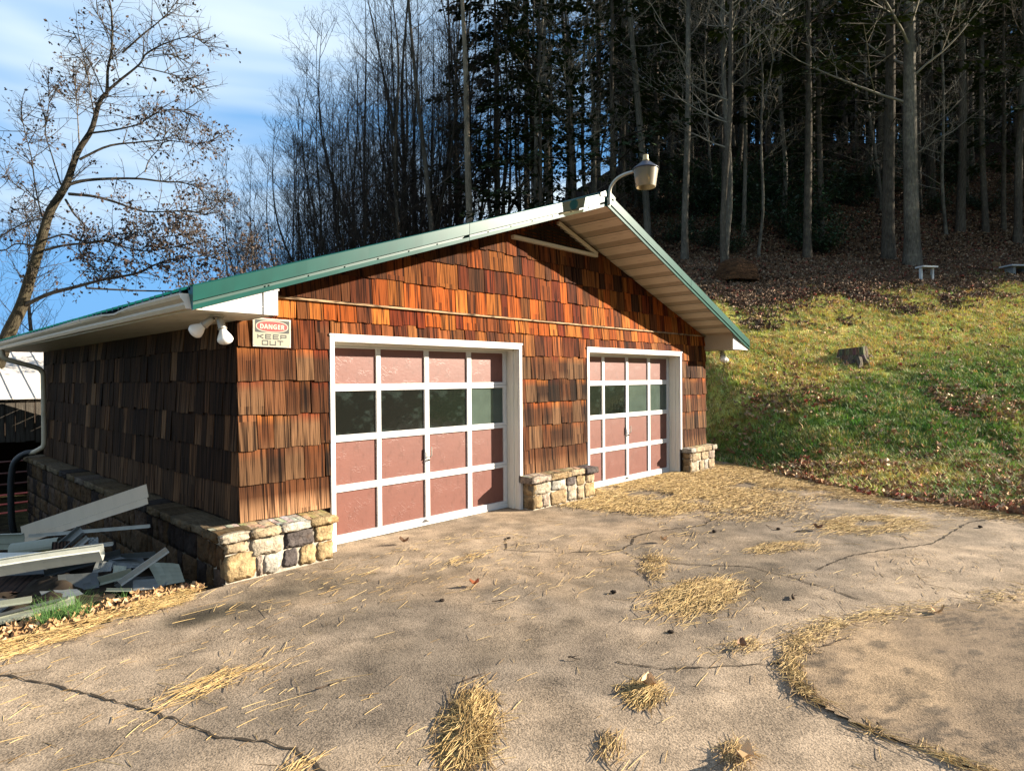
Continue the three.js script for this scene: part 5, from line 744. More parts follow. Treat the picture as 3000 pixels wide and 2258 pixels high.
{
  const r = rng(55), grass = [], leaves = [[], [], []], floor = [[], [], []];
  // grass tufts: denser near, where blades can be seen
  let n = 0; while (n < 90000) { const d = 7.6 + Math.pow(r(), 1.35) * 19, sg = 0.18 + r() * 0.72, s = sg * d, [x, z] = toXZ(s, d), m = groundMix(x, z); n++; if (m.q < 0.35 + (m.n - 0.5) * 1.2 || r() < m.leaf * 1.1) continue; if (m.q < 1.5 && r() > m.q / 1.5) continue; const c = grassTone(x, z), k = 0.7 + r() * 0.7, bare = fbm(x * 1.1 + 7, z * 1.1, 3, 19); if (bare > 0.6 && r() < 0.75) continue; grass.push([x, groundAt(x, z) - 0.055, z, (r() - 0.5) * 0.5, r() * 6.28, (r() - 0.5) * 0.5, [k * (0.8 + r() * 0.5), k * (0.55 + r() * 0.75), k], (r() < 0.2 ? mixc(c, [0.6, 0.46, 0.2], 0.75) : c).map((q) => q * (0.75 + r() * 0.7))]); }
  const gg = (() => { const rr = rng(5), g = new G(); for (let k = 0; k < 9; k++) { const a = rr() * 6.28, o = [(rr() - 0.5) * 0.09, 0, (rr() - 0.5) * 0.09], h = 0.05 + rr() * 0.06, w = 0.005 + rr() * 0.003, t = [o[0] + Math.cos(a) * h * 0.8, h, o[2] + Math.sin(a) * h * 0.8], m = [o[0] + Math.cos(a) * h * 0.25, h * 0.65, o[2] + Math.sin(a) * h * 0.25], p = [-Math.sin(a) * w, 0, Math.cos(a) * w], kk = 0.8 + rr() * 0.4; g.quad([o[0] - p[0], 0, o[2] - p[2]], [o[0] + p[0], 0, o[2] + p[2]], [m[0] + p[0] * 0.8, m[1], m[2] + p[2] * 0.8], [m[0] - p[0] * 0.8, m[1], m[2] - p[2] * 0.8], [kk, kk, kk]); g.quad([m[0] - p[0] * 0.8, m[1], m[2] - p[2] * 0.8], [m[0] + p[0] * 0.8, m[1], m[2] + p[2] * 0.8], t, t, [kk, kk, kk]); } return g.build(); })();
  scatter('grass', gg, M.grass, grass, 'short green and yellowed lawn grass on the slope', 'grass');
  n = 0; while (n++ < 44000) { const d = 7 + Math.pow(r(), 1.2) * 18, sg = 0.2 + r() * 0.7, [x, z] = toXZ(sg * d, d), m = groundMix(x, z), p = fbm(x * 0.55 + 30, z * 0.55, 4, 45); if (m.q < -0.1) continue; const want = 0.035 + ss(0.53, 0.68, p) * 0.6 * ss(17, 14, d) + ss(2.6, 0.3, m.q) * 0.6 * ss(5.0, 7.5, m.s) + ss(14, 9, d) * 0.16 + ss(20, 22, d) * 0.2; if (r() > want) continue; leaves[(r() * 3) | 0].push([x, groundAt(x, z) - 0.02 + r() * 0.06, z, (r() - 0.5) * 1.1, r() * 6.28, (r() - 0.5) * 1.1, 0.7 + r() * 0.65, leafTone(r).map((q) => q * 1.15)]); }
  n = 0; while (n++ < 95000) { const d = 19 + Math.pow(r(), 1.5) * 28, sg = 0.16 + r() * 0.76, [x, z] = toXZ(sg * d, d), m = groundMix(x, z); if (r() > m.leaf) continue; floor[(r() * 3) | 0].push([x, groundAt(x, z) - 0.045 + r() * 0.05, z, (r() - 0.5) * 1.3, r() * 6.28, (r() - 0.5) * 1.3, 0.9 + r() * 0.9, leafTone(r).map((q) => q * 0.48)]); }  // slope leaves darkened: the shade of the wood is put into their colour
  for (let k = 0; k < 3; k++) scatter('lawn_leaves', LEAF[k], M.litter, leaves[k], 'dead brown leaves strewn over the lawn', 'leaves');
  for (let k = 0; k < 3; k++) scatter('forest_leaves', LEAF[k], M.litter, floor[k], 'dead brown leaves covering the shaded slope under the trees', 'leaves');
}
// straw
function stalk(g, r, o, ang, L, rad, col, lift = 0) { const b = (r() - 0.5) * 0.3, n = 3, p = []; for (let k = 0; k <= n; k++) { const t = k / n, a = ang + b * t; p.push(V(o[0] + Math.cos(a) * L * (t - 0.5), Math.max(0.003, o[1] + lift * (t - 0.3) * L + Math.sin(t * 3.1) * L * 0.008), o[2] + Math.sin(a) * L * (t - 0.5))); } g.tube(p, [rad, rad, rad * 0.9, rad * 0.6], 3, col); }
const strawTone = (r) => { const k = r(); return k < 0.6 ? mixc([0.42, 0.27, 0.09], [0.55, 0.4, 0.18], r()) : k < 0.85 ? mixc([0.22, 0.13, 0.042], [0.32, 0.2, 0.07], r()) : mixc([0.16, 0.1, 0.045], [0.24, 0.15, 0.06], r()); };
{
  const sg = (seed) => { const r = rng(seed), g = new G(); stalk(g, r, [0, 0, 0], 0, 1, 0.011, [1, 1, 1], 0); return g.build(); }, S = [sg(1), sg(2), sg(3)], r = rng(91), L = [[], [], []];
  const put = (x, z, len, y = 0.004, a) => { const k = len, th = (0.1 + r() * 0.08) * (x > 3.8 ? 1.15 : 1); L[(r() * 3) | 0].push([x, y + r() * 0.006, z, 0, a ?? r() * 6.28, (r() - 0.5) * 0.12, [k, th, th], strawTone(r)]); };
  const ang = () => (r() < 0.65 ? 0.25 + (r() - 0.5) * 1.0 : r() * 6.28);
  for (let k = 0; k < 2600; k++) { const x = -2.6 + r() * 9, z = 0.35 + r() * 4.8, n = fbm(x * 0.9, z * 1.3, 3, 95); if (r() > ss(0.4, 0.62, n) + 0.1) continue; put(x, z, 0.05 + r() * r() * r() * 0.4, 0.003, ang()); }
  // the carpet blown against the second door
  for (let k = 0; k < 52000; k++) { const x = 3.9 + r() * 5.8, z = -0.12 + r() * 3.3, n = fbm(x * 1.2 + 40, z * 2.0, 4, 97); const inB = ss(0.0, 0.5, x - 4.1 - z * 0.2) * ss(3.3, 1.2, z + Math.max(0, 5.6 - x) * 0.6) * ss(10.0, 8.2, x); if (x > 3.8 && x < 5.3 && z < 0.27) continue; if (x > 8.25 && x < 9.35 && z < 0.21) continue; if (r() > inB * ss(0.3, 0.55, n + 0.1 * ss(2.2, 0.6, z)) * 1.1) continue; put(x, z, 0.07 + r() * r() * 0.24, 0.004 + r() * 0.022, ang()); }
  // along the right edge of the slab
  for (let k = 0; k < 9000; k++) { const t = r(), P = [[4.4, 13.3], [4.9, 11.2], [5.3, 9.5], [6.4, 8.1], [8.6, 6.9]], q = t * 3.999, i = q | 0, s = mix(P[i][0], P[i + 1][0], q - i) - (r() * r()) * 0.9, d = mix(P[i][1], P[i + 1][1], q - i) - r() * r() * 0.8, [x, z] = toXZ(s, d); if (fbm(x * 1.5, z * 1.5, 3, 98) < 0.4) continue; put(x, z, 0.05 + r() * r() * 0.18, 0.006 + r() * 0.02); }
  // strip of straw along the left edge of the slab
  for (let k = 0; k < 3400; k++) { const t = r(), x = mix(-0.45, -3.4, t), z = mix(0.28, 0.66, Math.min(1, t * 1.6)) + (r() - 0.5) * 0.34; if (fbm(x * 5, z * 5, 3, 96) < 0.3 + r() * 0.4) continue; put(x, z, 0.06 + r() * r() * 0.26, 0.006 + r() * 0.02, r() < 0.6 ? 0.1 + (r() - 0.5) : r() * 6.28); }
  // dirt-and-straw seam round the pad
  for (let i = 3; i < 18; i++) { const [a, b] = [PATCH[i], PATCH[i + 1]], len = Math.hypot(b[0] - a[0], b[1] - a[1]), dir = Math.atan2(b[1] - a[1], b[0] - a[0]); for (let k = 0; k < len * 750; k++) { const t = r(); if (fbm(mix(a[0], b[0], t) * 3, mix(a[1], b[1], t) * 3 + 50, 3, 99) < 0.3 + 0.35 * r()) continue; const w = (r() - 0.5) * (r() * 0.22 + 0.03) * (i < 10 ? 1.6 : 0.7); put(mix(a[0], b[0], t) - Math.sin(dir) * w, mix(a[1], b[1], t) + Math.cos(dir) * w, 0.04 + r() * r() * 0.14, 0.012 + r() * 0.006, r() < 0.5 ? -dir + (r() - 0.5) : r() * 6.28); } }
  for (let k = 0; k < 3; k++) scatter('scattered_straw', S[k], new THREE.MeshStandardMaterial({ roughness: 0.7, side: THREE.DoubleSide }), L[k], 'loose pale straw stalks strewn over the concrete', 'straw');
  // separate clumps
  const clump = (label, x, z, rx, rz, turn, n, len, hgt, seed, ring = 0) => {
    const q = rng(seed), g = new G(), c = Math.cos(turn), s = Math.sin(turn);
    for (let k = 0; k < n; k++) { const a = q() * 6.28, rad = (ring ? ring + (1 - ring) * q() : Math.sqrt(q())) * (0.7 + q() * 0.5) * (q() < 0.2 ? 1.5 : 1) * (0.75 + 0.5 * vnoise(Math.cos(a) * 1.5 + 9, Math.sin(a) * 1.5 + seed * 3, 61)), u = Math.cos(a) * rad * rx, v = Math.sin(a) * rad * rz, h = hgt * Math.max(0, 1 - rad * rad) * q(); stalk(g, q, [u * c + v * s, 0.008 + h, -u * s + v * c], -turn + (q() < 0.65 ? (q() - 0.5) * 1.1 : q() * 6.28), len * (0.4 + q() * 0.9), 0.0011 + q() * 0.0009, strawTone(q), (q() - 0.4) * 0.16); }
    const o = part('straw_clump', g.build(), M.straw, null, [x, 0, z]); return tag(o, label, 'straw clump');
  };
  clump('tallest clump of golden straw at the bottom of the driveway', -0.36, 3.5, 0.3, 0.1, 0.74, 1300, 0.21, 0.035, 1);
  clump('small straw clump with an oak leaf on the driveway', 0.56, 3.98, 0.14, 0.1, 0.3, 340, 0.17, 0.022, 2);
  clump('sparse straw clump at the bottom edge beside the pad joint', 0.34, 4.6, 0.13, 0.08, 0.2, 90, 0.17, 0.02, 3);
  clump('thin wisp of straw between the tallest clump and the pad', 0.0, 4.14, 0.12, 0.06, 0.6, 60, 0.15, 0.02, 4);
  clump('broad matted straw patch in the middle of the driveway', 2.28, 3.42, 0.52, 0.24, 0.05, 1900, 0.17, 0.03, 5);
  clump('straggling straw just behind the broad matted patch', 2.72, 2.75, 0.42, 0.12, 0.5, 330, 0.14, 0.02, 6);
  clump('ring of straw near the lawn edge', 5.9, 3.75, 0.8, 0.42, -0.5, 1900, 0.14, 0.025, 7, 0.4);
  clump('flat brown straw patch in front of the straw ring', 4.15, 3.35, 0.4, 0.15, -0.4, 420, 0.13, 0.02, 8);
  clump('dark straw scraps beside the corner of the pad', 1.55, 4.12, 0.16, 0.09, -0.3, 130, 0.1, 0.02, 9);
  clump('wispy straw lying on the left half of the driveway', -1.05, 2.05, 0.3, 0.12, 0.1, 120, 0.2, 0.015, 10);
  clump('faint straw wisps in front of the first garage door', 1.75, 1.25, 0.34, 0.1, 0.1, 90, 0.12, 0.012, 11);
  clump('straw scraps at the bottom left of the driveway', -1.17, 3.2, 0.16, 0.07, 0.3, 70, 0.14, 0.015, 12);
}
// single leaves, husks and twigs on the concrete
{
  const r = rng(66), tones = { red: [0.42, 0.13, 0.05], tan: [0.55, 0.36, 0.19], brown: [0.2, 0.11, 0.06], dark: [0.07, 0.05, 0.035] };
  [[1.17, 1.92, 'red', 'curled red oak leaf lying alone on the driveway', 1], [0.62, 3.96, 'tan', 'tan oak leaf resting on a small straw clump', 1.1], [0.32, 4.66, 'tan', 'dry tan leaf in the straw at the bottom edge', 1.2], [1.62, 0.32, 'brown', 'dark curled leaf just in front of the first garage door', 1.2], [1.5, 4.12, 'brown', 'brown leaf scrap beside the corner of the pad', 0.8], [3.55, 2.35, 'tan', 'pale curled leaf beside the long crack', 1.1], [5.2, 3.4, 'brown', 'brown leaf inside the straw ring', 1.2], [3.05, 4.95, 'tan', 'tan leaf on the seam of the pad', 1]].forEach(([x, z, t, l, k], i) => { const m = new THREE.MeshStandardMaterial({ color: new THREE.Color().setRGB(...tones[t]), roughness: 0.85, side: THREE.DoubleSide }), o = part('dead_leaf', LEAF[i % 3], m, null, [x, 0.02, z]); o.rotation.set((r() - 0.5) * 0.5, r() * 6.28, (r() - 0.5) * 0.5); o.scale.setScalar(k); tag(o, l, 'leaf'); });
  const husk = (() => { const q = rng(8), g = new THREE.IcosahedronGeometry(0.02, 2), p = g.attributes.position; for (let i = 0; i < p.count; i++) { const k = 0.75 + vnoise(p.getX(i) * 90 + 5, p.getY(i) * 90 + p.getZ(i) * 70, 4) * 0.5; p.setXYZ(i, p.getX(i) * k, p.getY(i) * k * 0.7, p.getZ(i) * k); } g.computeVertexNormals(); return g; })(), hm = std(0.03, 0.022, 0.016, 0.9);
  [[0.757, 1.98, 'black nut husk left of the middle of the driveway'], [1.844, 2.88, 'black nut husk in front of the broad straw patch'], [1.42, 3.65, 'small dark husk between the pad corner and the straw'], [4.35, 2.55, 'dark husk on the concrete left of the straw ring'], [4.95, 3.05, 'dark husk at the near side of the straw ring'], [6.6, 4.75, 'dark husk near the lawn edge at the right'], [2.55, 1.0, 'dark husk in front of the stone planter']].forEach(([x, z, l]) => { const o = part('nut_husk', husk, hm, null, [x, 0.012, z]); o.rotation.y = r() * 6; o.scale.set(1 + r() * 0.6, 0.8 + r() * 0.5, 0.8 + r() * 0.5); tag(o, l, 'nut husk'); });
  [[0.02, 3.14, 0.2, 0.16, 'broken bark stick on the near driveway'], [0.62, 3.42, 1.2, 0.08, 'short dark twig left of the small straw clump'], [2.0, 4.55, 0.25, 0.3, 'grey stick lying on the pad'], [-0.6, 2.6, 0.1, 0.2, 'thin dark twig at the left of the driveway'], [2.7, 4.02, -0.3, 0.1, 'dark wood chip beside the seam of the pad'], [1.05, 2.35, 0.4, 0.14, 'thin twig in the middle of the driveway']].forEach(([x, z, a, L, l], i) => { const g = new G(), q = rng(300 + i), p = []; for (let k = 0; k <= 5; k++) p.push(V(Math.cos(a) * L * (k / 5 - 0.5) + (q() - 0.5) * 0.012, 0.006 + q() * 0.008, Math.sin(a) * L * (k / 5 - 0.5) + (q() - 0.5) * 0.012)); g.tube(p, p.map((_, k) => (i === 4 ? 0.014 : 0.0055) * (1 - k / 9)), 5, [1, 1, 1], true); g.tube([p[2], p[2].clone().add(V(0.03, 0.012, 0.035))], [0.004, 0.001], 4, [1, 1, 1]); tag(part('stick', g.build(), std(0.07, 0.05, 0.035, 0.9), null, [x, 0.012, z]), l, 'stick'); });
}
// ---------------------------------------------------------------- on the lawn
{
  const [x, z] = [15.71, 0.91], r = rng(12), s = thing('tree_stump', 'cut tree stump standing in dead leaves on the lawn', 'stump', [x, groundAt(x, z) - 0.15, z]);
  const g = new G(), N = 26, rows = [[0.0, 0.46], [0.1, 0.38], [0.22, 0.33], [0.42, 0.31]], lobe = []; for (let k = 0; k < N; k++) lobe.push(1 + 0.13 * Math.sin(k * 1.45 + 1) + (r() - 0.5) * 0.09);
  const P = (j, k) => { const a = (k / N) * 6.2832, q = rows[j][1] * (1 + (lobe[k % N] - 1) * (1.5 - j * 0.3)); return [Math.cos(a) * q, rows[j][0] + (j === 3 ? Math.sin(a + 0.6) * 0.035 : 0), Math.sin(a) * q]; };
  for (let j = 0; j < 3; j++) for (let k = 0; k < N; k++) g.quad(P(j, k + 1), P(j, k), P(j + 1, k), P(j + 1, k + 1), [0.16, 0.125, 0.09].map((c) => c * (0.8 + r() * 0.5))); part('bark', g.build(), M.bark, s);
  const t = new G(); for (let k = 0; k < N; k++) { const a = P(3, k), b = P(3, k + 1), c = [0, 0.42, 0]; t.quad(c, b, a, a, [0.5, 0.42, 0.3]); } part('cut_face', t.build(), M.bark, s);
  const rt = new G(); rt.tube([V(0.25, 0.15, 0.28), V(0.34, 0.02, 0.46), V(0.3, -0.1, 0.75)], [0.12, 0.09, 0.03], 7, [0.24, 0.19, 0.13]); rt.tube([V(-0.28, 0.1, 0.2), V(-0.5, -0.04, 0.3), V(-0.7, -0.12, 0.32)], [0.1, 0.07, 0.02], 7, [0.16, 0.13, 0.09]); part('root', rt.build(), M.bark, s);
}
{
  const [x, z] = [26.25, 0.62], s = thing('wooden_frame', 'small white open frame standing at the edge of the wood', 'frame', [x, groundAt(x, z) - 0.1, z], -0.6), w = std(0.5, 0.52, 0.52, 0.7, { map: paintT });
  part('leg', bevelBox(-0.3, 0, -0.05, -0.22, 0.56, 0.05), w, s); part('leg', bevelBox(0.22, 0, -0.05, 0.3, 0.56, 0.05), w, s); part('top', bevelBox(-0.34, 0.56, -0.2, 0.34, 0.62, 0.2), w, s); part('shelf', bevelBox(-0.22, 0.05, -0.03, 0.22, 0.3, 0.0), std(0.13, 0.09, 0.06), s);
}
{
  const [x, z] = [29.56, 2.95], s = thing('low_table', 'low pale slab table at the right edge of the wood', 'table', [x, groundAt(x, z) - 0.1, z], -0.7); part('top', bevelBox(-0.35, 0.36, -0.3, 0.8, 0.42, 0.3), std(0.3, 0.33, 0.36, 0.7), s); part('leg', bevelBox(-0.2, 0, -0.2, -0.08, 0.36, 0.2), std(0.16, 0.17, 0.17), s); part('leg', bevelBox(0.4, 0, -0.2, 0.52, 0.36, 0.2), std(0.16, 0.17, 0.17), s);
  const [x2, z2] = [30.27, 2.38], b = part('board', bevelBox(-0.2, 0, -0.02, 0.2, 0.28, 0.02), std(0.3, 0.2, 0.1), null, [x2, groundAt(x2, z2) - 0.02, z2]); b.rotation.set(-0.5, 0.6, 0.5); tag(b, 'small tan board lying in the leaves left of the slab table', 'board');
}
{
  const [x, z] = [21.8, -4.93], g = new THREE.SphereGeometry(1, 36, 14, 0, Math.PI * 2, 0, Math.PI / 2), p = g.attributes.position; for (let i = 0; i < p.count; i++) { const a = p.getX(i), b = p.getZ(i), n = fbm(a * 2.5 + 9, b * 2.5, 4, 51), k = 0.85 + 0.35 * n; p.setXYZ(i, a * 0.95 * k, p.getY(i) * 0.95 * k, b * 0.8 * k); } g.computeVertexNormals();
  tag(part('dirt_mound', g, std(0.15, 0.075, 0.035, 1, { map: groundT, bumpMap: groundT, bumpScale: 0.06 }), null, [x, groundAt(x, z) - 0.12, z]), 'heap of reddish earth under the trees at the wood edge', 'mound');
}
{ // a fallen branch in the grass
  const [x, z] = toXZ(6.1, 13.9), r = rng(41), g = new G(); twigs(g, r, V(0, 0.03, 0), V(0.8, 0.12, 0.5).normalize(), 1.0, 0.012, 2, [0.3, 0.17, 0.1], 0, 0.8); tag(part('fallen_branch', g.build(), M.twig, null, [x, groundAt(x, z), z]), 'broken leafy branch lying in the grass beyond the driveway', 'branch');
}

// ---------------------------------------------------------------- scrap heap beside the garage: every strip is its own thing
{
  const bar = (prof, A, B, rollUp, bendAt = 0) => { // sheet-metal profile swept from A to B; prof in metres [across, up]
    const a = V(...A), b = V(...B), d = V().subVectors(b, a), L = d.length(); d.normalize(); const u0 = V(...rollUp), s = V().crossVectors(d, u0).normalize(), u = V().crossVectors(s, d), g = new G(), N = 8, th = 0.0018;
    const P = (t, [x, y]) => { const q = a.clone().addScaledVector(d, L * t).addScaledVector(s, x).addScaledVector(u, y + bendAt * Math.sin(t * Math.PI)); return [q.x, q.y, q.z]; };
    for (let k = 0; k < N; k++) for (let m = 0; m < prof.length - 1; m++) { const [p, q] = [prof[m], prof[m + 1]], l = Math.hypot(q[0] - p[0], q[1] - p[1]) || 1, n = [(-(q[1] - p[1]) / l) * th, ((q[0] - p[0]) / l) * th], o = (c, sg) => [c[0] + n[0] * sg, c[1] + n[1] * sg], A0 = P(k / N, o(p, 1)), B0 = P((k + 1) / N, o(p, 1)), C0 = P((k + 1) / N, o(q, 1)), D0 = P(k / N, o(q, 1)), A1 = P(k / N, o(p, -1)), B1 = P((k + 1) / N, o(p, -1)), C1 = P((k + 1) / N, o(q, -1)), D1 = P(k / N, o(q, -1)); g.quad(A0, B0, C0, D0); g.quad(B1, A1, D1, C1); if (k === 0) g.quad(A0, D0, D1, A1); if (k === N - 1) g.quad(B0, B1, C1, C0); if (m === 0) g.quad(A0, A1, B1, B0); if (m === prof.length - 2) g.quad(D0, C0, C1, D1); }
    return g.build();
  };
  const sheet = (c, thick = 0.003) => { const [a, b, d, e] = c.map((q) => V(...q)), n = V().crossVectors(b.clone().sub(a), e.clone().sub(a)).normalize().multiplyScalar(thick), g = new G(), N = 5, r = rng((a.x * 1000) | 0), z = []; for (let i = 0; i < 40; i++) z.push((r() - 0.5) * 0.012); const P = (i, j, s) => { const q = a.clone().lerp(b, i / N).lerp(e.clone().lerp(d, i / N), j / N).addScaledVector(n, s + z[i * 6 + j] / thick * 0.6); return [q.x, q.y, q.z]; }; for (let i = 0; i < N; i++) for (let j = 0; j < N; j++) { g.quad(P(i, j, 1), P(i + 1, j, 1), P(i + 1, j + 1, 1), P(i, j + 1, 1)); g.quad(P(i + 1, j, 0), P(i, j, 0), P(i, j + 1, 0), P(i + 1, j + 1, 0)); } for (let i = 0; i < N; i++) { g.quad(P(i, 0, 0), P(i + 1, 0, 0), P(i + 1, 0, 1), P(i, 0, 1)); g.quad(P(i + 1, N, 0), P(i, N, 0), P(i, N, 1), P(i + 1, N, 1)); g.quad(P(0, i + 1, 0), P(0, i, 0), P(0, i, 1), P(0, i + 1, 1)); g.quad(P(N, i, 0), P(N, i + 1, 0), P(N, i + 1, 1), P(N, i, 1)); } return g.build(); };
  const put = (name, geo, mat, label, cat) => tag(part(name, geo, mat), label, cat);
  put('fascia_strip', bar([[0.0, 0.2], [0.0, 0.075], [0.016, 0.07], [0.016, 0.01], [0.07, 0.0]], [-1.2, 0.02, -2.72], [-0.51, 0.6, -0.84], [0.1, 1, 0.2]), std(0.56, 0.46, 0.35, 0.5, { map: paintT }), 'wide dented fascia strip leaning on the stone wall above the scrap heap', 'metal strip');
  put('thin_strip', bar([[0, 0.03], [0, 0], [0.02, 0]], [-1.24, 0.2, -2.17], [-0.48, 0.36, -0.94], [0, 1, 0]), M.alu, 'long thin strip jutting right under the fascia strip', 'metal strip');
  put('gutter_piece', bar([[-0.06, 0.105], [-0.07, 0.09], [-0.055, 0.0], [0.045, 0.0], [0.065, 0.075], [0.08, 0.125], [0.065, 0.13]], [-1.95, 0.11, -1.2], [-0.93, 0.2, -0.72], [-0.25, 1, 0.35], 0.012), std(0.55, 0.55, 0.49, 0.42, { map: metalT }), 'long pale gutter piece lying across the front of the scrap heap', 'gutter');
  put('angle_strip', bar([[0, 0.05], [0, 0], [0.03, 0]], [-0.88, 0.01, -0.41], [-0.52, 0.25, -0.32], [0, 1, 0.3]), M.alu, 'pale angle strip sticking up at the right of the scrap heap', 'metal strip');
  put('curved_sheet', sheet([[-0.66, 0.0, -0.14], [-0.47, 0.01, -0.07], [-0.42, 0.1, -0.36], [-0.61, 0.11, -0.63]]), M.aluGreen, 'greenish curved sheet at the right end of the scrap heap', 'metal sheet');
  put('flat_sheet', sheet([[-0.84, -0.01, -0.2], [-0.65, -0.005, -0.09], [-0.52, 0.03, -0.2], [-0.79, 0.03, -0.4]]), M.aluBlue, 'blue-grey flat sheet lying in front of the curved sheet', 'metal sheet');
  put('boxed_trim', bar([[0.03, 0.15], [0, 0.15], [0, 0.1], [0.006, 0.095], [0.006, 0.05], [0, 0.045], [0, 0.0], [0.03, 0.0]], [-1.75, 0.13, -2.4], [-1.31, 0.15, -1.9], [0, 1, 0.1]), M.aluGreen, 'ribbed greenish trim at the back left of the scrap heap', 'trim piece');
  { const pr = []; for (let k = 0; k <= 10; k++) { const t = Math.PI * (k / 10); pr.push([Math.cos(t) * 0.075, Math.sin(t) * 0.075]); } pr.push([-0.075, -0.02]); put('downspout_piece', bar(pr, [-1.44, 0.17, -1.75], [-1.1, 0.2, -1.55], [0, 1, 0.15]), M.aluGreen, 'half-round greenish gutter length in the middle of the scrap heap', 'gutter'); }
  put('white_strip', bar([[0, 0.05], [0, 0], [0.05, 0]], [-1.66, 0.19, -1.55], [-1.28, 0.17, -1.28], [0, 1, 0.2]), M.aluWhite, 'white strip with dark end in front of the half-round gutter', 'metal strip');
  put('rusty_board', sheet([[-1.21, 0.13, -1.32], [-1.08, 0.14, -1.19], [-1.07, 0.28, -1.27], [-1.18, 0.27, -1.4]], 0.01), M.rust, 'dark brown board standing in the middle of the scrap heap', 'board');
  put('channel', bar([[-0.0, 0.05], [0, 0], [0.085, 0], [0.085, 0.05]], [-1.12, 0.25, -1.36], [-0.98, 0.39, -1.3], [-0.5, 0.5, 0.6]), M.aluBlue, 'short blue-grey channel tilted up behind the brown board', 'metal channel');
  put('bent_bracket', bar([[0, 0.035], [0, 0], [0.03, 0]], [-1.07, 0.18, -1.24], [-0.93, 0.29, -1.26], [0, 1, 0.4]), M.alu, 'short bent strip right of the brown board', 'metal strip'); put('bent_bracket', sheet([[-0.93, 0.29, -1.26], [-0.86, 0.29, -1.2], [-0.86, 0.21, -1.18], [-0.93, 0.21, -1.24]]), M.aluBlue, 'small square metal flap right of the bent strip', 'metal scrap');
  put('dark_sheet_metal', sheet([[-1.95, -0.1, -0.7], [-1.62, -0.075, -0.42], [-1.42, -0.03, -0.5], [-1.72, -0.02, -1.0]]), M.aluDark, 'dark blue-grey panel at the lower left of the scrap heap', 'metal sheet');
  put('pale_sheet_metal', sheet([[-1.41, -0.03, -0.45], [-1.17, 0.015, -0.34], [-1.19, 0.035, -0.46], [-1.41, 0.02, -0.68]]), M.aluBlue, 'pale panel with torn white edge under the long gutter piece', 'metal sheet');
  put('lower_trim', bar([[-0.06, 0.02], [-0.06, 0], [0.07, 0], [0.07, 0.025]], [-1.95, -0.09, -0.4], [-1.25, 0.0, -0.26], [0, 1, 0.1]), M.aluGreen, 'lowest grey trim strip beside the grass tuft', 'trim piece'); put('lower_trim', bar([[-0.05, 0], [0.06, 0], [0.06, 0.02]], [-1.9, -0.06, -0.5], [-1.28, 0.02, -0.33], [0, 1, -0.1]), M.aluDark, 'second lowest dark trim strip under the pale panel', 'trim piece');
  put('short_rod', bar([[0, 0.02], [0, 0], [0.02, 0]], [-1.01, 0.01, -0.32], [-0.86, 0.005, -0.17], [0, 1, 0]), M.aluGreen, 'short thin rod lying at the front of the scrap heap', 'metal rod');
  put('top_strip', bar([[0, 0.025], [0, 0], [0.03, 0]], [-1.04, 0.24, -1.09], [-0.8, 0.26, -0.92], [0, 1, 0.3]), M.alu, 'narrow strip just behind the tip of the long gutter piece', 'metal strip');
  put('crumpled_flashing', sheet([[-0.92, 0.04, -0.5], [-0.84, 0.04, -0.43], [-0.8, 0.13, -0.53], [-0.88, 0.14, -0.61]]), M.aluGreen, 'small greenish flashing piece left of the angle strip', 'metal scrap'); put('crumpled_flashing', sheet([[-1.02, 0.08, -0.72], [-0.9, 0.09, -0.62], [-0.87, 0.15, -0.68], [-0.97, 0.17, -0.78]]), M.aluBlue, 'crumpled grey flashing below the tip of the long gutter piece', 'metal scrap');
  put('dark_sheet', sheet([[-0.95, -0.03, -0.35], [-0.7, -0.02, -0.15], [-0.55, 0.0, -0.45], [-0.85, 0.0, -0.7]]), M.aluDark, 'dark sheet at the bottom right of the scrap heap', 'metal sheet');
  put('under_sheet', sheet([[-1.9, -0.06, -1.4], [-1.3, -0.05, -0.9], [-0.95, 0.0, -1.5], [-1.5, -0.02, -2.3]]), M.rust, 'dark sheet underneath the scrap heap', 'metal sheet');  // dark colour stands in for the shade under the gutter piece
  put('bent_strip', bar([[0, 0.06], [0, 0], [0.04, 0]], [-1.3, 0.04, -1.1], [-0.72, 0.13, -1.0], [0, 1, 0.2]), M.aluDark, 'dark bent strip in the shadow behind the angle strip', 'metal strip'); put('bent_strip', bar([[0, 0.05], [0, 0], [0.05, 0.01]], [-1.05, 0.03, -1.5], [-0.5, 0.12, -0.72], [0, 1, 0.2]), M.aluDark, 'dark strip lying against the foot of the stone wall', 'metal strip');
  put('folded_sheet', sheet([[-0.8, 0.02, -0.95], [-0.55, 0.02, -0.75], [-0.58, 0.12, -0.95], [-0.82, 0.13, -1.15]]), M.aluBlue, 'folded grey sheet deep in the heap under the thin strip', 'metal sheet'); put('folded_sheet', sheet([[-1.6, 0.02, -1.5], [-1.15, 0.03, -1.1], [-1.1, 0.14, -1.3], [-1.55, 0.13, -1.75]]), M.aluDark, 'dark folded sheet under the half-round gutter', 'metal sheet');
  put('torn_flashing', sheet([[-1.28, -0.02, -0.62], [-1.02, 0.0, -0.5], [-1.0, 0.1, -0.62], [-1.26, 0.1, -0.8]]), M.aluDark, 'dark torn flashing standing under the middle of the long gutter piece', 'metal scrap'); put('torn_flashing', bar([[0, 0.07], [0, 0], [0.03, 0.0]], [-1.0, 0.02, -0.55], [-0.78, 0.08, -0.4], [0, 1, 0.5]), M.aluGreen, 'little green-grey strip poking out left of the angle strip foot', 'metal scrap');
  put('lattice_strip', bar([[0, 0.04], [0, 0], [0.04, 0]], [-1.85, 0.0, -0.62], [-1.5, 0.02, -0.45], [0, 1, 0.1]), M.aluGreen, 'grey strip on top of the dark blue-grey panel at the lower left', 'metal strip');
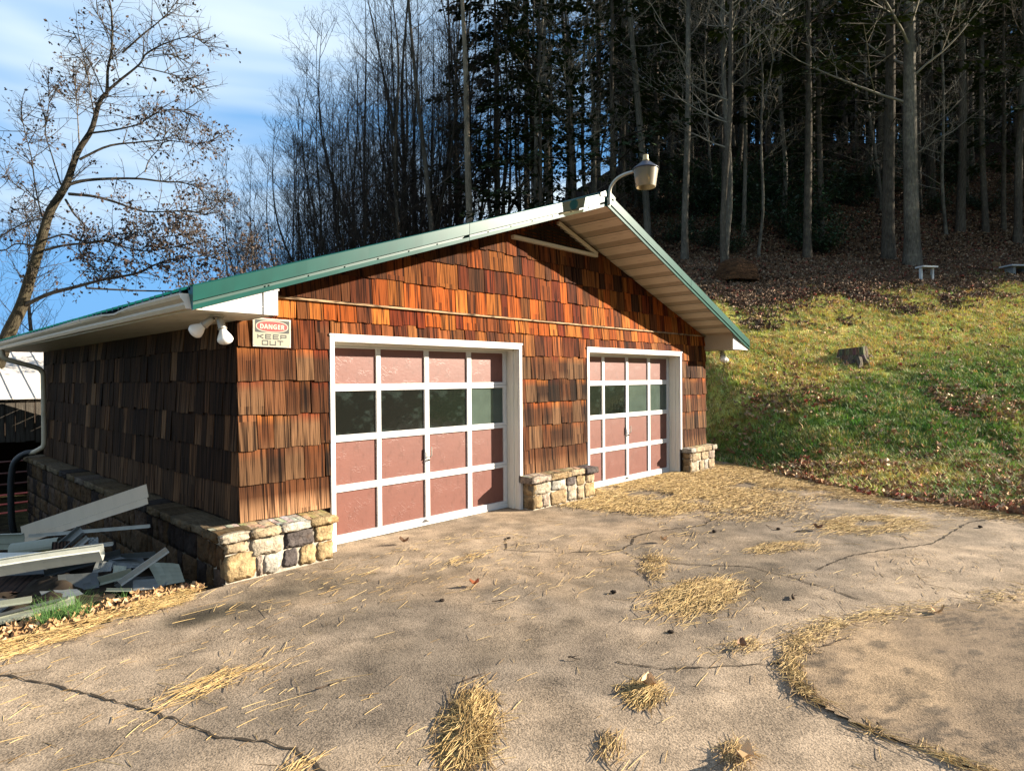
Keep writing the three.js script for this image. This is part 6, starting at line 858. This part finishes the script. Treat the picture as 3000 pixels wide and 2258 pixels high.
  { // added mound of broken bits; shade inside the heap put into its colour
    const g = new G(), N = 34, q = rng(88); for (let j = 0; j <= N; j++) for (let i = 0; i <= N; i++) { const u = (i / N) * 2 - 1, v = (j / N) * 2 - 1, x = -1.12 + u * 0.85 + v * 0.25, z = -1.25 + v * 0.95 - u * 0.35, k = Math.max(0, 1 - u * u - v * v), b = 0.4 + q() * 0.9; g.v(x, groundAt(x, z) - 0.09 + 0.3 * Math.sqrt(k) * (0.55 + 0.7 * fbm(x * 4, z * 4, 3, 89)) + (k > 0 ? (q() - 0.5) * 0.04 : 0), z, 0, 1, 0, x, z, [0.035 * b, 0.026 * b, 0.018 * b]); }
    for (let j = 0; j < N; j++) for (let i = 0; i < N; i++) { const a = j * (N + 1) + i; g.i.push(a, a + N + 1, a + N + 2, a, a + N + 2, a + 1); } const geo = g.build(); geo.computeVertexNormals(); tag(part('debris', geo, M.twig), 'added dark debris filling the scrap heap from below', 'debris', null, 'stuff');
  }
  // grass tuft and leaf litter between heap and slab
  const r = rng(21), tuft = (x, z, n, hgt, label, sp = 0.1) => { const g = new G(); for (let k = 0; k < n; k++) { const a = r() * 6.28, rd = Math.sqrt(r()) * sp, o = [Math.cos(r() * 6.28) * rd, 0, Math.sin(r() * 6.28) * rd], h = hgt * (0.5 + r() * 0.7), w = 0.0022 + r() * 0.001, bd = 0.25 + r() * 0.9, c = mixc([0.03, 0.13, 0.012], [0.12, 0.24, 0.035], r()), p = [-Math.sin(a) * w, Math.cos(a) * w], Q = (t) => [o[0] + Math.cos(a) * h * bd * t * t, h * t * (1 - 0.25 * bd * t), o[2] + Math.sin(a) * h * bd * t * t]; for (let i = 0; i < 3; i++) { const A = Q(i / 3), B = Q((i + 1) / 3), wa = 1 - i / 3, wb = 1 - (i + 1) / 3.2; g.quad([A[0] - p[0] * wa, A[1], A[2] - p[1] * wa], [A[0] + p[0] * wa, A[1], A[2] + p[1] * wa], [B[0] + p[0] * wb, B[1], B[2] + p[1] * wb], [B[0] - p[0] * wb, B[1], B[2] - p[1] * wb], c); } } tag(part('grass_tuft', g.build(), M.grass, null, [x, groundAt(x, z) - 0.045, z]), label, 'grass tuft'); };
  tuft(-1.4, 0.05, 560, 0.2, 'bright green grass tuft between the scrap heap and the driveway', 0.17); tuft(-0.95, -0.08, 22, 0.15, 'few green blades in front of the angle strip', 0.03); tuft(-1.12, -0.1, 26, 0.09, 'small low grass sprig right of the bright tuft', 0.05);
  const lv = [[], [], []]; for (let k = 0; k < 900; k++) { const t = r(), x = mix(-0.4, -3.2, t), z = mix(0.2, 0.5, Math.min(1, t * 1.5)) - r() * r() * 0.75; lv[(r() * 3) | 0].push([x, groundAt(x, z) - 0.04 + r() * 0.03, z, (r() - 0.5) * 1.2, r() * 6.28, (r() - 0.5) * 1.2, 0.5 + r() * 0.5, mixc(leafTone(r), [0.5, 0.3, 0.12], 0.35)]); }
  for (let k = 0; k < 500; k++) { const x = -0.5 - r() * 3.4, z = -8.4 - r() * 4.5; lv[(r() * 3) | 0].push([x, groundAt(x, z) - 0.03 + r() * 0.02, z, (r() - 0.5) * 1.2, r() * 6.28, (r() - 0.5) * 1.2, 0.8 + r() * 0.6, leafTone(r)]); }
  for (let k = 0; k < 3; k++) scatter('edge_leaves', LEAF[k], M.litter, lv[k], 'dead leaves gathered along the left edge of the driveway', 'leaves');
}

renderer.render(scene, camera);
